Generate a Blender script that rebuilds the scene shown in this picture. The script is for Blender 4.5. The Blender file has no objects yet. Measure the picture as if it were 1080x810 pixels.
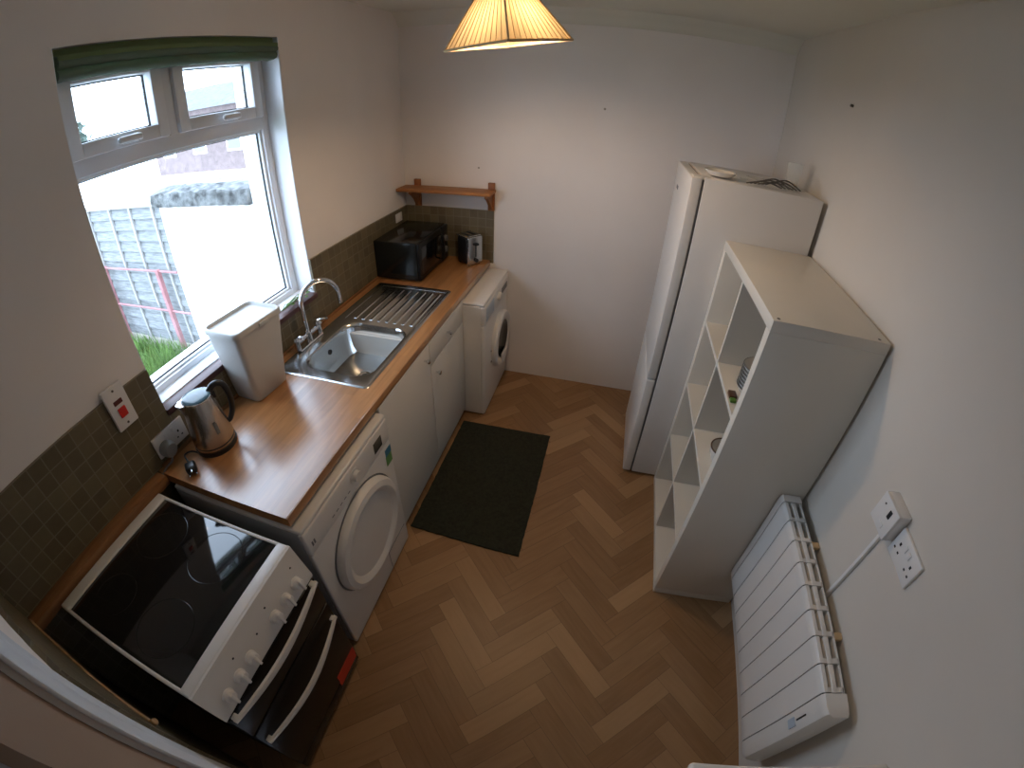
import bpy, bmesh, math, random
from mathutils import Vector, Matrix
random.seed(7)
S = bpy.context.scene
COL = S.collection
PI = math.pi

# ------------------------------------------------------------------ camera
cd = bpy.data.cameras.new('camera')
cam = bpy.data.objects.new('camera', cd); COL.objects.link(cam); S.camera = cam
yaw, pitch, roll = -0.21154591, -0.62701677, 0.04213169
f = Vector((math.sin(yaw)*math.cos(pitch), math.cos(yaw)*math.cos(pitch), math.sin(pitch)))
r0 = Vector((math.cos(yaw), -math.sin(yaw), 0)); u0 = r0.cross(f)
rr = math.cos(roll)*r0 + math.sin(roll)*u0; uu = -math.sin(roll)*r0 + math.cos(roll)*u0
m = Matrix((rr, uu, -f)).transposed().to_4x4(); m.translation = (1.40353725, -2.82842257, 1.97053314)
cam.matrix_world = m
cd.type = 'PANO'                                # a wide action-camera lens
A1, A2, A3, A4 = 2.16885152e-03, -2.08698113e-07, -1.37043040e-01/540**3, 7.49007299e-02/540**4
K = 30.0
def setc(n, v):
    for t in (cd, getattr(cd, 'cycles', None)):
        if t is not None and hasattr(t, n): setattr(t, n, v); return
setc('panorama_type', 'FISHEYE_LENS_POLYNOMIAL')
cd.sensor_fit = 'HORIZONTAL'; cd.sensor_width = 36.0; cd.sensor_height = 27.0
setc('fisheye_fov', math.radians(300))
for n, v in zip(('k0', 'k1', 'k2', 'k3', 'k4'), (0.0, -A1*K, -A2*K**2, -A3*K**3, -A4*K**4)):
    setc('fisheye_polynomial_'+n, v)
cd.clip_start = 0.01; cd.clip_end = 200

# ------------------------------------------------------------------ light
S.view_settings.view_transform = 'Standard'; S.view_settings.look = 'None'
S.view_settings.gamma = 1; S.view_settings.use_curve_mapping = False
S.view_settings.exposure = 0.2
W = bpy.data.worlds.new('overcast_sky'); S.world = W; W.use_nodes = True
bg = W.node_tree.nodes['Background']
bg.inputs['Color'].default_value = (0.76, 0.92, 1.18, 1); bg.inputs['Strength'].default_value = 6.5
def light(name, kind, loc, energy, color, **kw):
    d = bpy.data.lights.new(name, kind); d.energy = energy; d.color = color
    for k, v in kw.items(): setattr(d, k, v)
    o = bpy.data.objects.new(name, d); COL.objects.link(o); o.location = loc; return o
portal = light('window_portal', 'AREA', (-0.20, -1.615, 1.66), 1, (1, 1, 1), shape='RECTANGLE', size=1.2, size_y=1.0)
portal.rotation_euler = (0, -PI/2, 0)
if hasattr(portal.data, 'cycles') and hasattr(portal.data.cycles, 'is_portal'): portal.data.cycles.is_portal = True
else: bpy.data.objects.remove(portal)
BULB = Vector((0.995, -1.205, 2.195))
light('pendant_bulb_light', 'POINT', BULB, 12.0, (1.0, 0.73, 0.49), shadow_soft_size=0.045)

# ------------------------------------------------------------------ materials
def newmat(name):
    mt = bpy.data.materials.new(name); mt.use_nodes = True
    return mt, mt.node_tree, mt.node_tree.nodes['Principled BSDF']
def setp(b, **kw):
    for k, v in kw.items(): b.inputs[k.replace('_', ' ')].default_value = v
def mat(name, col, rough=0.5, metal=0.0, noise=0.0, scale=8.0, bump=0.0, bscale=60.0, stretch=None, **kw):
    mt, nt, b = newmat(name); N, L = nt.nodes, nt.links
    b.inputs['Base Color'].default_value = (*col, 1); b.inputs['Roughness'].default_value = rough; b.inputs['Metallic'].default_value = metal
    setp(b, **kw)
    tc = N.new('ShaderNodeTexCoord'); src = tc.outputs['Object']
    if stretch:
        mp = N.new('ShaderNodeMapping'); mp.inputs['Scale'].default_value = stretch; L.new(src, mp.inputs['Vector']); src = mp.outputs['Vector']
    n = N.new('ShaderNodeTexNoise'); n.inputs['Scale'].default_value = scale; n.inputs['Detail'].default_value = 5; L.new(src, n.inputs['Vector'])
    if noise:
        r = N.new('ShaderNodeValToRGB'); L.new(n.outputs['Fac'], r.inputs['Fac'])
        r.color_ramp.elements[0].position = 0.3; r.color_ramp.elements[1].position = 0.7
        r.color_ramp.elements[0].color = (*[c*(1-noise) for c in col], 1); r.color_ramp.elements[1].color = (*[min(1, c*(1+noise)) for c in col], 1)
        L.new(r.outputs['Color'], b.inputs['Base Color'])
    if bump:
        n2 = N.new('ShaderNodeTexNoise'); n2.inputs['Scale'].default_value = bscale; n2.inputs['Detail'].default_value = 4; L.new(src, n2.inputs['Vector'])
        bp = N.new('ShaderNodeBump'); bp.inputs['Strength'].default_value = bump; bp.inputs['Distance'].default_value = 0.01
        L.new(n2.outputs['Fac'], bp.inputs['Height']); L.new(bp.outputs['Normal'], b.inputs['Normal'])
    return mt
def wood(name, c1, c2, axis='y', rough=0.4, strips=0.0):
    mt, nt, b = newmat(name); N, L = nt.nodes, nt.links
    tc = N.new('ShaderNodeTexCoord'); mp = N.new('ShaderNodeMapping')
    sc = {'x': (2, 26, 26), 'y': (26, 2, 26), 'z': (26, 26, 2)}[axis]; mp.inputs['Scale'].default_value = sc
    L.new(tc.outputs['Object'], mp.inputs['Vector'])
    n = N.new('ShaderNodeTexNoise'); n.inputs['Scale'].default_value = 1.5; n.inputs['Detail'].default_value = 7; n.inputs['Distortion'].default_value = 0.6
    L.new(mp.outputs['Vector'], n.inputs['Vector'])
    r = N.new('ShaderNodeValToRGB'); r.color_ramp.elements[0].position = .3; r.color_ramp.elements[1].position = .72
    r.color_ramp.elements[0].color = (*c1, 1); r.color_ramp.elements[1].color = (*c2, 1)
    L.new(n.outputs['Fac'], r.inputs['Fac']); out = r.outputs['Color']
    if strips:
        br = N.new('ShaderNodeTexBrick'); br.offset = 0.37; br.inputs['Scale'].default_value = 1
        mp2 = N.new('ShaderNodeMapping'); mp2.inputs['Rotation'].default_value = (0, 0, PI/2 if axis == 'y' else 0)
        L.new(tc.outputs['Object'], mp2.inputs['Vector']); L.new(mp2.outputs['Vector'], br.inputs['Vector'])
        br.inputs['Brick Width'].default_value = 0.33; br.inputs['Row Height'].default_value = strips; br.inputs['Mortar Size'].default_value = 0.0004
        br.inputs['Color1'].default_value = (0.78, 0.78, 0.78, 1); br.inputs['Color2'].default_value = (1.12, 1.12, 1.12, 1); br.inputs['Mortar'].default_value = (.7, .7, .7, 1)
        mx = N.new('ShaderNodeMixRGB'); mx.blend_type = 'MULTIPLY'; mx.inputs['Fac'].default_value = 0.55
        L.new(out, mx.inputs['Color1']); L.new(br.outputs['Color'], mx.inputs['Color2']); out = mx.outputs['Color']
    L.new(out, b.inputs['Base Color']); b.inputs['Roughness'].default_value = rough
    return mt
def math_node(nt, op, a, b=None):
    n = nt.nodes.new('ShaderNodeMath'); n.operation = op
    for i, v in enumerate((a, b)):
        if v is None: continue
        if isinstance(v, (int, float)): n.inputs[i].default_value = v
        else: nt.links.new(v, n.inputs[i])
    return n.outputs[0]
def mosaic(name, pitch=0.0565, base=(0.135, 0.108, 0.060), grout=(0.20, 0.17, 0.115)):
    mt, nt, b = newmat(name); N, L = nt.nodes, nt.links
    tc = N.new('ShaderNodeTexCoord'); sp = N.new('ShaderNodeSeparateXYZ'); L.new(tc.outputs['Object'], sp.inputs[0])
    u = math_node(nt, 'DIVIDE', math_node(nt, 'ADD', sp.outputs[0], sp.outputs[1]), pitch)
    v = math_node(nt, 'DIVIDE', sp.outputs[2], pitch)
    def edge(t):
        fr = math_node(nt, 'FRACT', math_node(nt, 'ADD', t, 100.0))
        return math_node(nt, 'ABSOLUTE', math_node(nt, 'SUBTRACT', fr, 0.5))
    mxe = math_node(nt, 'MAXIMUM', edge(u), edge(v))
    g = math_node(nt, 'GREATER_THAN', mxe, 0.465)
    cb = N.new('ShaderNodeCombineXYZ'); L.new(math_node(nt, 'FLOOR', math_node(nt, 'ADD', u, 100.0)), cb.inputs[0]); L.new(math_node(nt, 'FLOOR', math_node(nt, 'ADD', v, 100.0)), cb.inputs[1])
    wn = N.new('ShaderNodeTexWhiteNoise'); wn.noise_dimensions = '2D'; L.new(cb.outputs[0], wn.inputs['Vector'])
    r = N.new('ShaderNodeValToRGB'); r.color_ramp.elements[0].color = (*[c*.72 for c in base], 1); r.color_ramp.elements[1].color = (*[c*1.35 for c in base], 1)
    ns = N.new('ShaderNodeTexNoise'); ns.inputs['Scale'].default_value = 35; L.new(tc.outputs['Object'], ns.inputs['Vector'])
    mixv = math_node(nt, 'ADD', math_node(nt, 'MULTIPLY', wn.outputs['Value'], .6), math_node(nt, 'MULTIPLY', ns.outputs['Fac'], .4))
    L.new(mixv, r.inputs['Fac'])
    mx = N.new('ShaderNodeMixRGB'); L.new(g, mx.inputs['Fac']); L.new(r.outputs['Color'], mx.inputs['Color1']); mx.inputs['Color2'].default_value = (*grout, 1)
    L.new(mx.outputs['Color'], b.inputs['Base Color']); b.inputs['Roughness'].default_value = 0.45
    bp = N.new('ShaderNodeBump'); bp.inputs['Strength'].default_value = .5; bp.inputs['Distance'].default_value = .003; bp.invert = True
    L.new(math_node(nt, 'ADD', g, math_node(nt, 'MULTIPLY', ns.outputs['Fac'], .3)), bp.inputs['Height']); L.new(bp.outputs['Normal'], b.inputs['Normal'])
    return mt

M = {}
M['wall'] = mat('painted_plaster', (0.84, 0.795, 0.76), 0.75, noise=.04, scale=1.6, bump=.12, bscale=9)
M['wall_dimmed'] = mat('plaster_dimmed_for_daylight', (0.66, 0.61, 0.545), 0.75, noise=.04, scale=1.6, bump=.12, bscale=9)  # right wall plaster darkened in colour to tone down the daylight on it
M['ceiling'] = mat('ceiling_paint', (0.76, 0.74, 0.66), 0.85, noise=.03, scale=2)
M['white'] = mat('white_enamel', (0.75, 0.725, 0.69), 0.35, noise=.01)
M['laminate'] = mat('white_laminate', (0.72, 0.70, 0.65), 0.38, noise=.02, scale=3)
M['foil'] = mat('shelf_foil', (0.74, 0.70, 0.62), 0.42, noise=.015, scale=5)
M['upvc'] = mat('white_window_plastic', (0.88, 0.91, 0.95), 0.3)
M['seal_and_gap'] = mat('black_rubber_and_gap', (0.02, 0.02, 0.02), 0.6)
M['plastic_w'] = mat('white_switch_plastic', (0.78, 0.76, 0.74), 0.35)
M['dark'] = mat('dark_slot', (0.012, 0.012, 0.012), 0.5)
M['blackgloss'] = mat('black_ceramic_glass', (0.006, 0.006, 0.007), 0.06, noise=.2, scale=4)
M['blackgloss'].node_tree.nodes['Principled BSDF'].inputs['Specular IOR Level'].default_value = .65
M['ring'] = mat('printed_hob_ring', (0.018, 0.018, 0.018), 0.2)
M['blackenamel'] = mat('black_enamel', (0.014, 0.013, 0.012), 0.25)
M['blackplastic'] = mat('black_plastic', (0.012, 0.013, 0.014), 0.35)
M['steel'] = mat('brushed_steel', (0.56, 0.57, 0.57), 0.20, 1.0, noise=.06, scale=3, stretch=(1, 60, 60))
M['kettle'] = mat('brushed_kettle_steel', (0.50, 0.46, 0.42), 0.27, 1.0, noise=.1, scale=2, stretch=(12, 12, .6))
M['chrome'] = mat('chrome', (0.75, 0.76, 0.78), 0.08, 1.0)
M['greyplastic'] = mat('grey_plastic', (0.16, 0.165, 0.17), 0.45)
M['lidblue'] = mat('translucent_blue_grey_lid', (0.07, 0.13, 0.165), 0.18)
M['bin'] = mat('stone_coloured_plastic', (0.55, 0.55, 0.53), 0.4, noise=.01)
M['redswitch'] = mat('red_rocker', (0.60, 0.02, 0.015), 0.3)
M['sticker'] = mat('red_sticker', (0.62, 0.045, 0.02), 0.4)
M['stickerg'] = mat('green_sticker', (0.16, 0.34, 0.10), 0.4)
M['stickerb'] = mat('blue_sticker', (0.06, 0.22, 0.34), 0.4)
M['stickerw'] = mat('pale_sticker', (0.45, 0.52, 0.60), 0.4)
M['matrug'] = mat('dark_fibre_mat', (0.024, 0.026, 0.014), 0.95, noise=.35, scale=60, bump=.6, bscale=400)
M['worktop'] = wood('beech_block_worktop', (0.38, 0.165, 0.055), (0.56, 0.275, 0.105), 'y', 0.30, strips=0.04)
_wb = M['worktop'].node_tree.nodes['Principled BSDF']; _wb.inputs['Specular IOR Level'].default_value = .7; _wb.inputs['Coat Weight'].default_value = 1.0; _wb.inputs['Coat Roughness'].default_value = .22
M['woodedge'] = wood('worn_wood_strip', (0.20, 0.085, 0.03), (0.36, 0.17, 0.065), 'y', 0.6)
M['shelfwood'] = wood('orange_pine', (0.32, 0.115, 0.028), (0.46, 0.19, 0.05), 'x', 0.45)
M['bracketwood'] = wood('orange_pine_upright', (0.27, 0.09, 0.022), (0.36, 0.13, 0.035), 'z', 0.5)
M['siltile'] = mat('dark_red_quarry_tile', (0.075, 0.030, 0.030), 0.35, noise=.2, scale=20)
M['tiles'] = mosaic('brown_green_mosaic')
M['caulk'] = mat('aged_sealant', (0.42, 0.25, 0.12), 0.6, noise=.4, scale=40)
M['band'] = mat('bare_white_plaster', (0.62, 0.66, 0.70), 0.8, noise=.08, scale=12, bump=.4, bscale=50)
M['plant'] = mat('leaf_green', (0.10, 0.22, 0.03), 0.5, noise=.3)
M['nail'] = mat('nail_grey', (0.10, 0.09, 0.08), 0.5)
M['brown'] = mat('brown_glaze', (0.10, 0.045, 0.02), 0.35)
M['ceramic'] = mat('white_ceramic', (0.78, 0.75, 0.70), 0.2)
M['cream'] = mat('cream_fabric_tape', (0.66, 0.48, 0.28), 0.8)

def glassmat(name, col=(1, 1, 1), rough=0.0, ior=1.45):
    mt, nt, b = newmat(name); b.inputs['Base Color'].default_value = (*col, 1); b.inputs['Roughness'].default_value = rough
    b.inputs['Transmission Weight'].default_value = 1; b.inputs['IOR'].default_value = ior; return mt
def panemat(name):
    mt = bpy.data.materials.new(name); mt.use_nodes = True; nt = mt.node_tree; nt.nodes.clear()
    o = nt.nodes.new('ShaderNodeOutputMaterial'); mx = nt.nodes.new('ShaderNodeMixShader'); t = nt.nodes.new('ShaderNodeBsdfTransparent'); g = nt.nodes.new('ShaderNodeBsdfGlossy')
    g.inputs['Roughness'].default_value = 0.02; lw = nt.nodes.new('ShaderNodeLayerWeight'); lw.inputs['Blend'].default_value = .5; fr = nt.nodes.new('ShaderNodeMath'); fr.operation = 'POWER'; nt.links.new(lw.outputs['Facing'], fr.inputs[0]); fr.inputs[1].default_value = 5
    fa = nt.nodes.new('ShaderNodeMath'); fa.operation = 'MULTIPLY_ADD'; nt.links.new(fr.outputs[0], fa.inputs[0]); fa.inputs[1].default_value = .6; fa.inputs[2].default_value = .035; fr = fa
    t.inputs['Color'].default_value = (.97, .985, .98, 1)
    nt.links.new(fr.outputs[0], mx.inputs[0]); nt.links.new(t.outputs[0], mx.inputs[1]); nt.links.new(g.outputs[0], mx.inputs[2]); nt.links.new(mx.outputs[0], o.inputs[0]); return mt
M['pane'] = panemat('window_glass')
M['glass'] = glassmat('drinking_glass')
def translucent(name, col, tcol, fac=.5, rough=.8):
    mt, nt, b = newmat(name); b.inputs['Base Color'].default_value = (*col, 1); b.inputs['Roughness'].default_value = rough
    t = nt.nodes.new('ShaderNodeBsdfTranslucent'); t.inputs['Color'].default_value = (*tcol, 1)
    mx = nt.nodes.new('ShaderNodeMixShader'); mx.inputs[0].default_value = fac
    o = nt.nodes['Material Output']; nt.links.new(b.outputs[0], mx.inputs[1]); nt.links.new(t.outputs[0], mx.inputs[2]); nt.links.new(mx.outputs[0], o.inputs[0]); return mt
M['shade'] = translucent('pleated_cream_fabric', (0.56, 0.44, 0.27), (0.27, 0.205, 0.11), .42)
M['shadeline'] = translucent('pleat_fold', (0.45, 0.30, 0.14), (0.40, 0.24, 0.09), .4)
M['blind'] = translucent('green_blind_fabric', (0.30, 0.38, 0.20), (0.34, 0.50, 0.22), .5)
M['blind2'] = translucent('dull_green_blind_fabric', (0.24, 0.29, 0.22), (0.24, 0.38, 0.26), .5)
def bagmat():
    mt, nt, b = newmat('crumpled_clear_film'); b.inputs['Base Color'].default_value = (.85, .9, .88, 1); b.inputs['Roughness'].default_value = .15
    b.inputs['Alpha'].default_value = .14; return mt
M['film'] = bagmat()
M['filler'] = mat('tan_filler', (0.40, 0.36, 0.31), 0.8)
def bulbmat():
    mt, nt, b = newmat('lit_bulb'); b.inputs['Emission Color'].default_value = (1, .72, .42, 1); b.inputs['Emission Strength'].default_value = 6; return mt
M['bulb'] = bulbmat()
# outdoors
M['grass'] = mat('grass', (0.07, 0.13, 0.03), 0.9, noise=.5, scale=30)
M['grass2'] = mat('grass_blades', (0.12, 0.21, 0.05), 0.8, noise=.4, scale=5)
M['paving'] = mat('pale_garden_ground', (0.22, 0.20, 0.17), 0.9, noise=.3, scale=6)
M['fence'] = mat('weathered_fence_board', (0.20, 0.21, 0.215), 0.8, noise=.35, scale=4, stretch=(2, 20, 20))
M['post'] = mat('pale_fence_batten', (0.34, 0.33, 0.32), 0.8, noise=.1)
M['render'] = mat('white_render', (0.86, 0.86, 0.85), 0.9, noise=.03, scale=3)
M['coping'] = mat('mossy_coping', (0.105, 0.11, 0.11), 0.9, noise=.85, scale=14, bump=1, bscale=20)
M['redmetal'] = mat('faded_red_steel', (0.36, 0.16, 0.17), 0.6, noise=.2)
M['brick'] = mat('pale_brick', (0.15, 0.115, 0.11), 0.9, noise=.2, scale=5)
M['roof'] = mat('grey_roof', (0.13, 0.14, 0.145), 0.9, noise=.2, scale=5)
M['tree'] = mat('tree_leaves', (0.08, 0.11, 0.09), 0.9, noise=.5, scale=3)
M['bark'] = mat('bark', (0.20, 0.16, 0.12), 0.9, noise=.3)

# ------------------------------------------------------------------ mesh builder
class B:
    def __init__(s): s.bm = bmesh.new(); s.uv = None
    def _merge(s, b2, mi=0, mtx=None):
        if mtx is not None: bmesh.ops.transform(b2, matrix=mtx, verts=b2.verts)
        vm = {v: s.bm.verts.new(v.co) for v in b2.verts}
        for fc in b2.faces:
            try: nf = s.bm.faces.new([vm[v] for v in fc.verts]); nf.material_index = mi
            except ValueError: pass
        b2.free(); return s
    def box(s, x0, x1, y0, y1, z0, z1, bev=0.0, seg=2, mi=0, mtx=None):
        b2 = bmesh.new(); bmesh.ops.create_cube(b2, size=1)
        for v in b2.verts: v.co = Vector(((x0+x1)/2+v.co.x*(x1-x0), (y0+y1)/2+v.co.y*(y1-y0), (z0+z1)/2+v.co.z*(z1-z0)))
        if bev: bmesh.ops.bevel(b2, geom=list(b2.edges), offset=min(bev, .49*min(abs(x1-x0), abs(y1-y0), abs(z1-z0))), segments=seg, affect='EDGES', profile=.5)
        return s._merge(b2, mi, mtx)
    def cyl(s, p0, p1, r0, r1=None, seg=24, mi=0, caps=True):
        p0, p1 = Vector(p0), Vector(p1); d = p1-p0; r1 = r0 if r1 is None else r1
        b2 = bmesh.new(); bmesh.ops.create_cone(b2, cap_ends=caps, segments=seg, radius1=r0, radius2=r1, depth=d.length)
        mt = Matrix.Translation((p0+p1)/2) @ d.to_track_quat('Z', 'Y').to_matrix().to_4x4()
        return s._merge(b2, mi, mt)
    def sph(s, c, r, sc=(1, 1, 1), seg=20, mi=0):
        b2 = bmesh.new(); bmesh.ops.create_uvsphere(b2, u_segments=seg, v_segments=seg//2, radius=r)
        return s._merge(b2, mi, Matrix.Translation(c) @ Matrix.Diagonal((*sc, 1)))
    def loft(s, rings, cap0=True, cap1=True, mi=0, closed=True):
        vr = [[s.bm.verts.new(p) for p in rg] for rg in rings]; n = len(vr[0])
        for a, b in zip(vr, vr[1:]):
            for i in range(n if closed else n-1):
                j = (i+1) % n
                try: fc = s.bm.faces.new((a[i], a[j], b[j], b[i])); fc.material_index = mi
                except ValueError: pass
        if cap0: s.bm.faces.new(list(reversed(vr[0]))).material_index = mi
        if cap1: s.bm.faces.new(vr[-1]).material_index = mi
        return s
    def lathe(s, prof, c=(0, 0, 0), seg=32, mi=0, mtx=None, cap0=False, cap1=False):
        rings = []
        for r, z in prof:
            rg = [Vector((r*math.cos(2*PI*i/seg), r*math.sin(2*PI*i/seg), z)) for i in range(seg)]
            if mtx is not None: rg = [mtx @ p for p in rg]
            rings.append([p+Vector(c) for p in rg])
        return s.loft(rings, cap0, cap1, mi)
    def tube(s, pts, r, seg=10, mi=0, sub=6, closed=False):
        P = [Vector(p) for p in pts]
        if sub > 1 and len(P) > 2:
            Q = []
            for i in range(len(P)-1):
                a, b, c, d = P[max(i-1, 0)], P[i], P[i+1], P[min(i+2, len(P)-1)]
                for k in range(sub):
                    t = k/sub
                    Q.append(.5*((2*b)+(-a+c)*t+(2*a-5*b+4*c-d)*t*t+(-a+3*b-3*c+d)*t**3))
            Q.append(P[-1]); P = Q
        rings = []; up = None
        for i, p in enumerate(P):
            t = (P[min(i+1, len(P)-1)]-P[max(i-1, 0)]).normalized()
            if up is None: up = t.orthogonal().normalized()
            else: up = (up-t*up.dot(t)).normalized()
            sd = t.cross(up); rad = r(i/(len(P)-1)) if callable(r) else r
            rings.append([p+rad*(math.cos(2*PI*k/seg)*up+math.sin(2*PI*k/seg)*sd) for k in range(seg)])
        return s.loft(rings, True, True, mi)
    def prism(s, poly, axis, a0, a1, mi=0):
        def P(p, a): return {'x': (a, p[0], p[1]), 'y': (p[0], a, p[1]), 'z': (p[0], p[1], a)}[axis]
        return s.loft([[P(p, a0) for p in poly], [P(p, a1) for p in poly]], True, True, mi)
    def torus(s, c, R, r, axis='x', seg=48, ms=12, mi=0, sc=(1, 1)):
        c = Vector(c); vr = []
        for i in range(seg):
            a = 2*PI*i/seg; rg = []
            for k in range(ms):
                b = 2*PI*k/ms; d = R+r*math.cos(b); h = r*math.sin(b)*sc[1]
                p = {'x': (h, d*math.cos(a), d*math.sin(a)), 'y': (d*math.cos(a), h, d*math.sin(a)), 'z': (d*math.cos(a), d*math.sin(a), h)}[axis]
                rg.append(s.bm.verts.new(c+Vector(p)))
            vr.append(rg)
        for i in range(seg):
            for k in range(ms):
                fc = s.bm.faces.new((vr[i][k], vr[(i+1) % seg][k], vr[(i+1) % seg][(k+1) % ms], vr[i][(k+1) % ms])); fc.material_index = mi
        return s
    def build(s, name, mt, parent=None, origin=None, smooth=True, angle=35):
        bm = s.bm
        o0 = Vector(parent['_o']) if parent is not None else Vector(origin or (0, 0, 0))
        bmesh.ops.remove_doubles(bm, verts=bm.verts, dist=1e-5)
        bmesh.ops.recalc_face_normals(bm, faces=bm.faces)
        bmesh.ops.translate(bm, vec=-o0, verts=bm.verts)
        me = bpy.data.meshes.new(name); bm.to_mesh(me); bm.free()
        for x in (mt if isinstance(mt, (list, tuple)) else [mt]): me.materials.append(M[x] if isinstance(x, str) else x)
        if smooth:
            me.shade_smooth()
            if hasattr(me, 'set_sharp_from_angle'): me.set_sharp_from_angle(angle=math.radians(angle))
        o = bpy.data.objects.new(name, me); COL.objects.link(o)
        if parent is not None: o.parent = parent
        else: o.location = o0
        o['_o'] = tuple(o0)
        return o
ROOTS = []
def tag(o, label, cat, group=None, kind=None):
    o['label'] = label; o['category'] = cat
    if group: o['group'] = group
    if kind: o['kind'] = kind
    return o
def thing(name, label, cat, loc, group=None):
    o = bpy.data.objects.new(name, None); COL.objects.link(o); o.location = loc; o['_o'] = tuple(loc); o.empty_display_size = .05
    return tag(o, label, cat, group)
def struct(o): o['kind'] = 'structure'; return o
def dup(root, loc, label, group=None):
    r = root.copy(); COL.objects.link(r); r.location = loc; r['label'] = label
    if group: r['group'] = group
    for ch in list(root.children):
        c = ch.copy(); COL.objects.link(c); c.parent = r
        for g in list(ch.children):
            d = g.copy(); COL.objects.link(d); d.parent = c
    return r
def rrect(x0, x1, y0, y1, r, n=6, z=0.0):
    pts = []
    for (cx, cy, a0) in ((x1-r, y1-r, 0), (x0+r, y1-r, PI/2), (x0+r, y0+r, PI), (x1-r, y0+r, 3*PI/2)):
        for k in range(n+1):
            a = a0+PI/2*k/n; pts.append(Vector((cx+r*math.cos(a), cy+r*math.sin(a), z)))
    return pts

# ------------------------------------------------------------------ the room (x 0..WR, y YN..0, z 0..HC)
WR, YN, HC = 2.297, -2.918, 2.46
WY0, WY1, WZ0, WZ1 = -2.106, -1.124, 1.07, 2.247     # window opening
struct(B().box(-.25, 0, YN-.15, WY0, -.15, HC+.1).box(-.25, 0, WY1, .15, -.15, HC+.1).box(-.25, 0, WY0, WY1, -.15, WZ0-.012).box(-.25, 0, WY0, WY1, WZ1, HC+.1).build('wall_left', 'wall', smooth=False))
struct(B().box(0, WR, 0, .15, -.15, HC+.1).build('wall_far', 'wall', smooth=False))
struct(B().box(WR, WR+.15, YN-.15, .15, -.15, HC+.1).build('wall_right', 'wall_dimmed', smooth=False))
DX0, DX1, DZ = .865, 1.70, 2.04                      # doorway behind the camera
struct(B().box(0, DX0, YN-.15, YN, -.15, HC+.1).box(DX1, WR, YN-.15, YN, -.15, HC+.1).box(DX0, DX1, YN-.15, YN, DZ, HC+.1).build('wall_near', 'wall', smooth=False))
M['doorpaint'] = mat('tan_door_paint', (0.30, 0.20, 0.135), 0.6, noise=.05, scale=3)
M['architrave'] = mat('white_gloss_paint', (0.66, 0.70, 0.75), 0.45, noise=.04, scale=10)
M['frost'] = mat('frosted_door_glass', (0.34, 0.36, 0.42), 0.35, noise=.05)
dr_ = struct(B().box(DX0, DX0+.24, YN-.05, YN-.012, 0, DZ).box(DX1-.16, DX1, YN-.05, YN-.012, 0, DZ).box(DX0+.24, DX1-.16, YN-.05, YN-.012, 0, .25).box(DX0+.24, DX1-.16, YN-.05, YN-.012, DZ-.15, DZ).build('door_1', 'doorpaint', smooth=False)); dr_['_o'] = (0, 0, 0)
B().box(DX0+.24, DX1-.16, YN-.036, YN-.026, .25, DZ-.15).build('door_panel', 'frost', dr_, smooth=False)
struct(B().box(0, WR, YN, 0, HC, HC+.1).build('ceiling', 'ceiling', smooth=False))
# coving along the far wall
cv = [(-.085, HC), (-.075, HC-.012), (-.05, HC-.03), (-.025, HC-.055), (-.008, HC-.078), (0, HC-.082), (0, HC)]
struct(B().prism(cv, 'x', 0, WR).build('trim_1', 'ceiling'))

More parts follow.
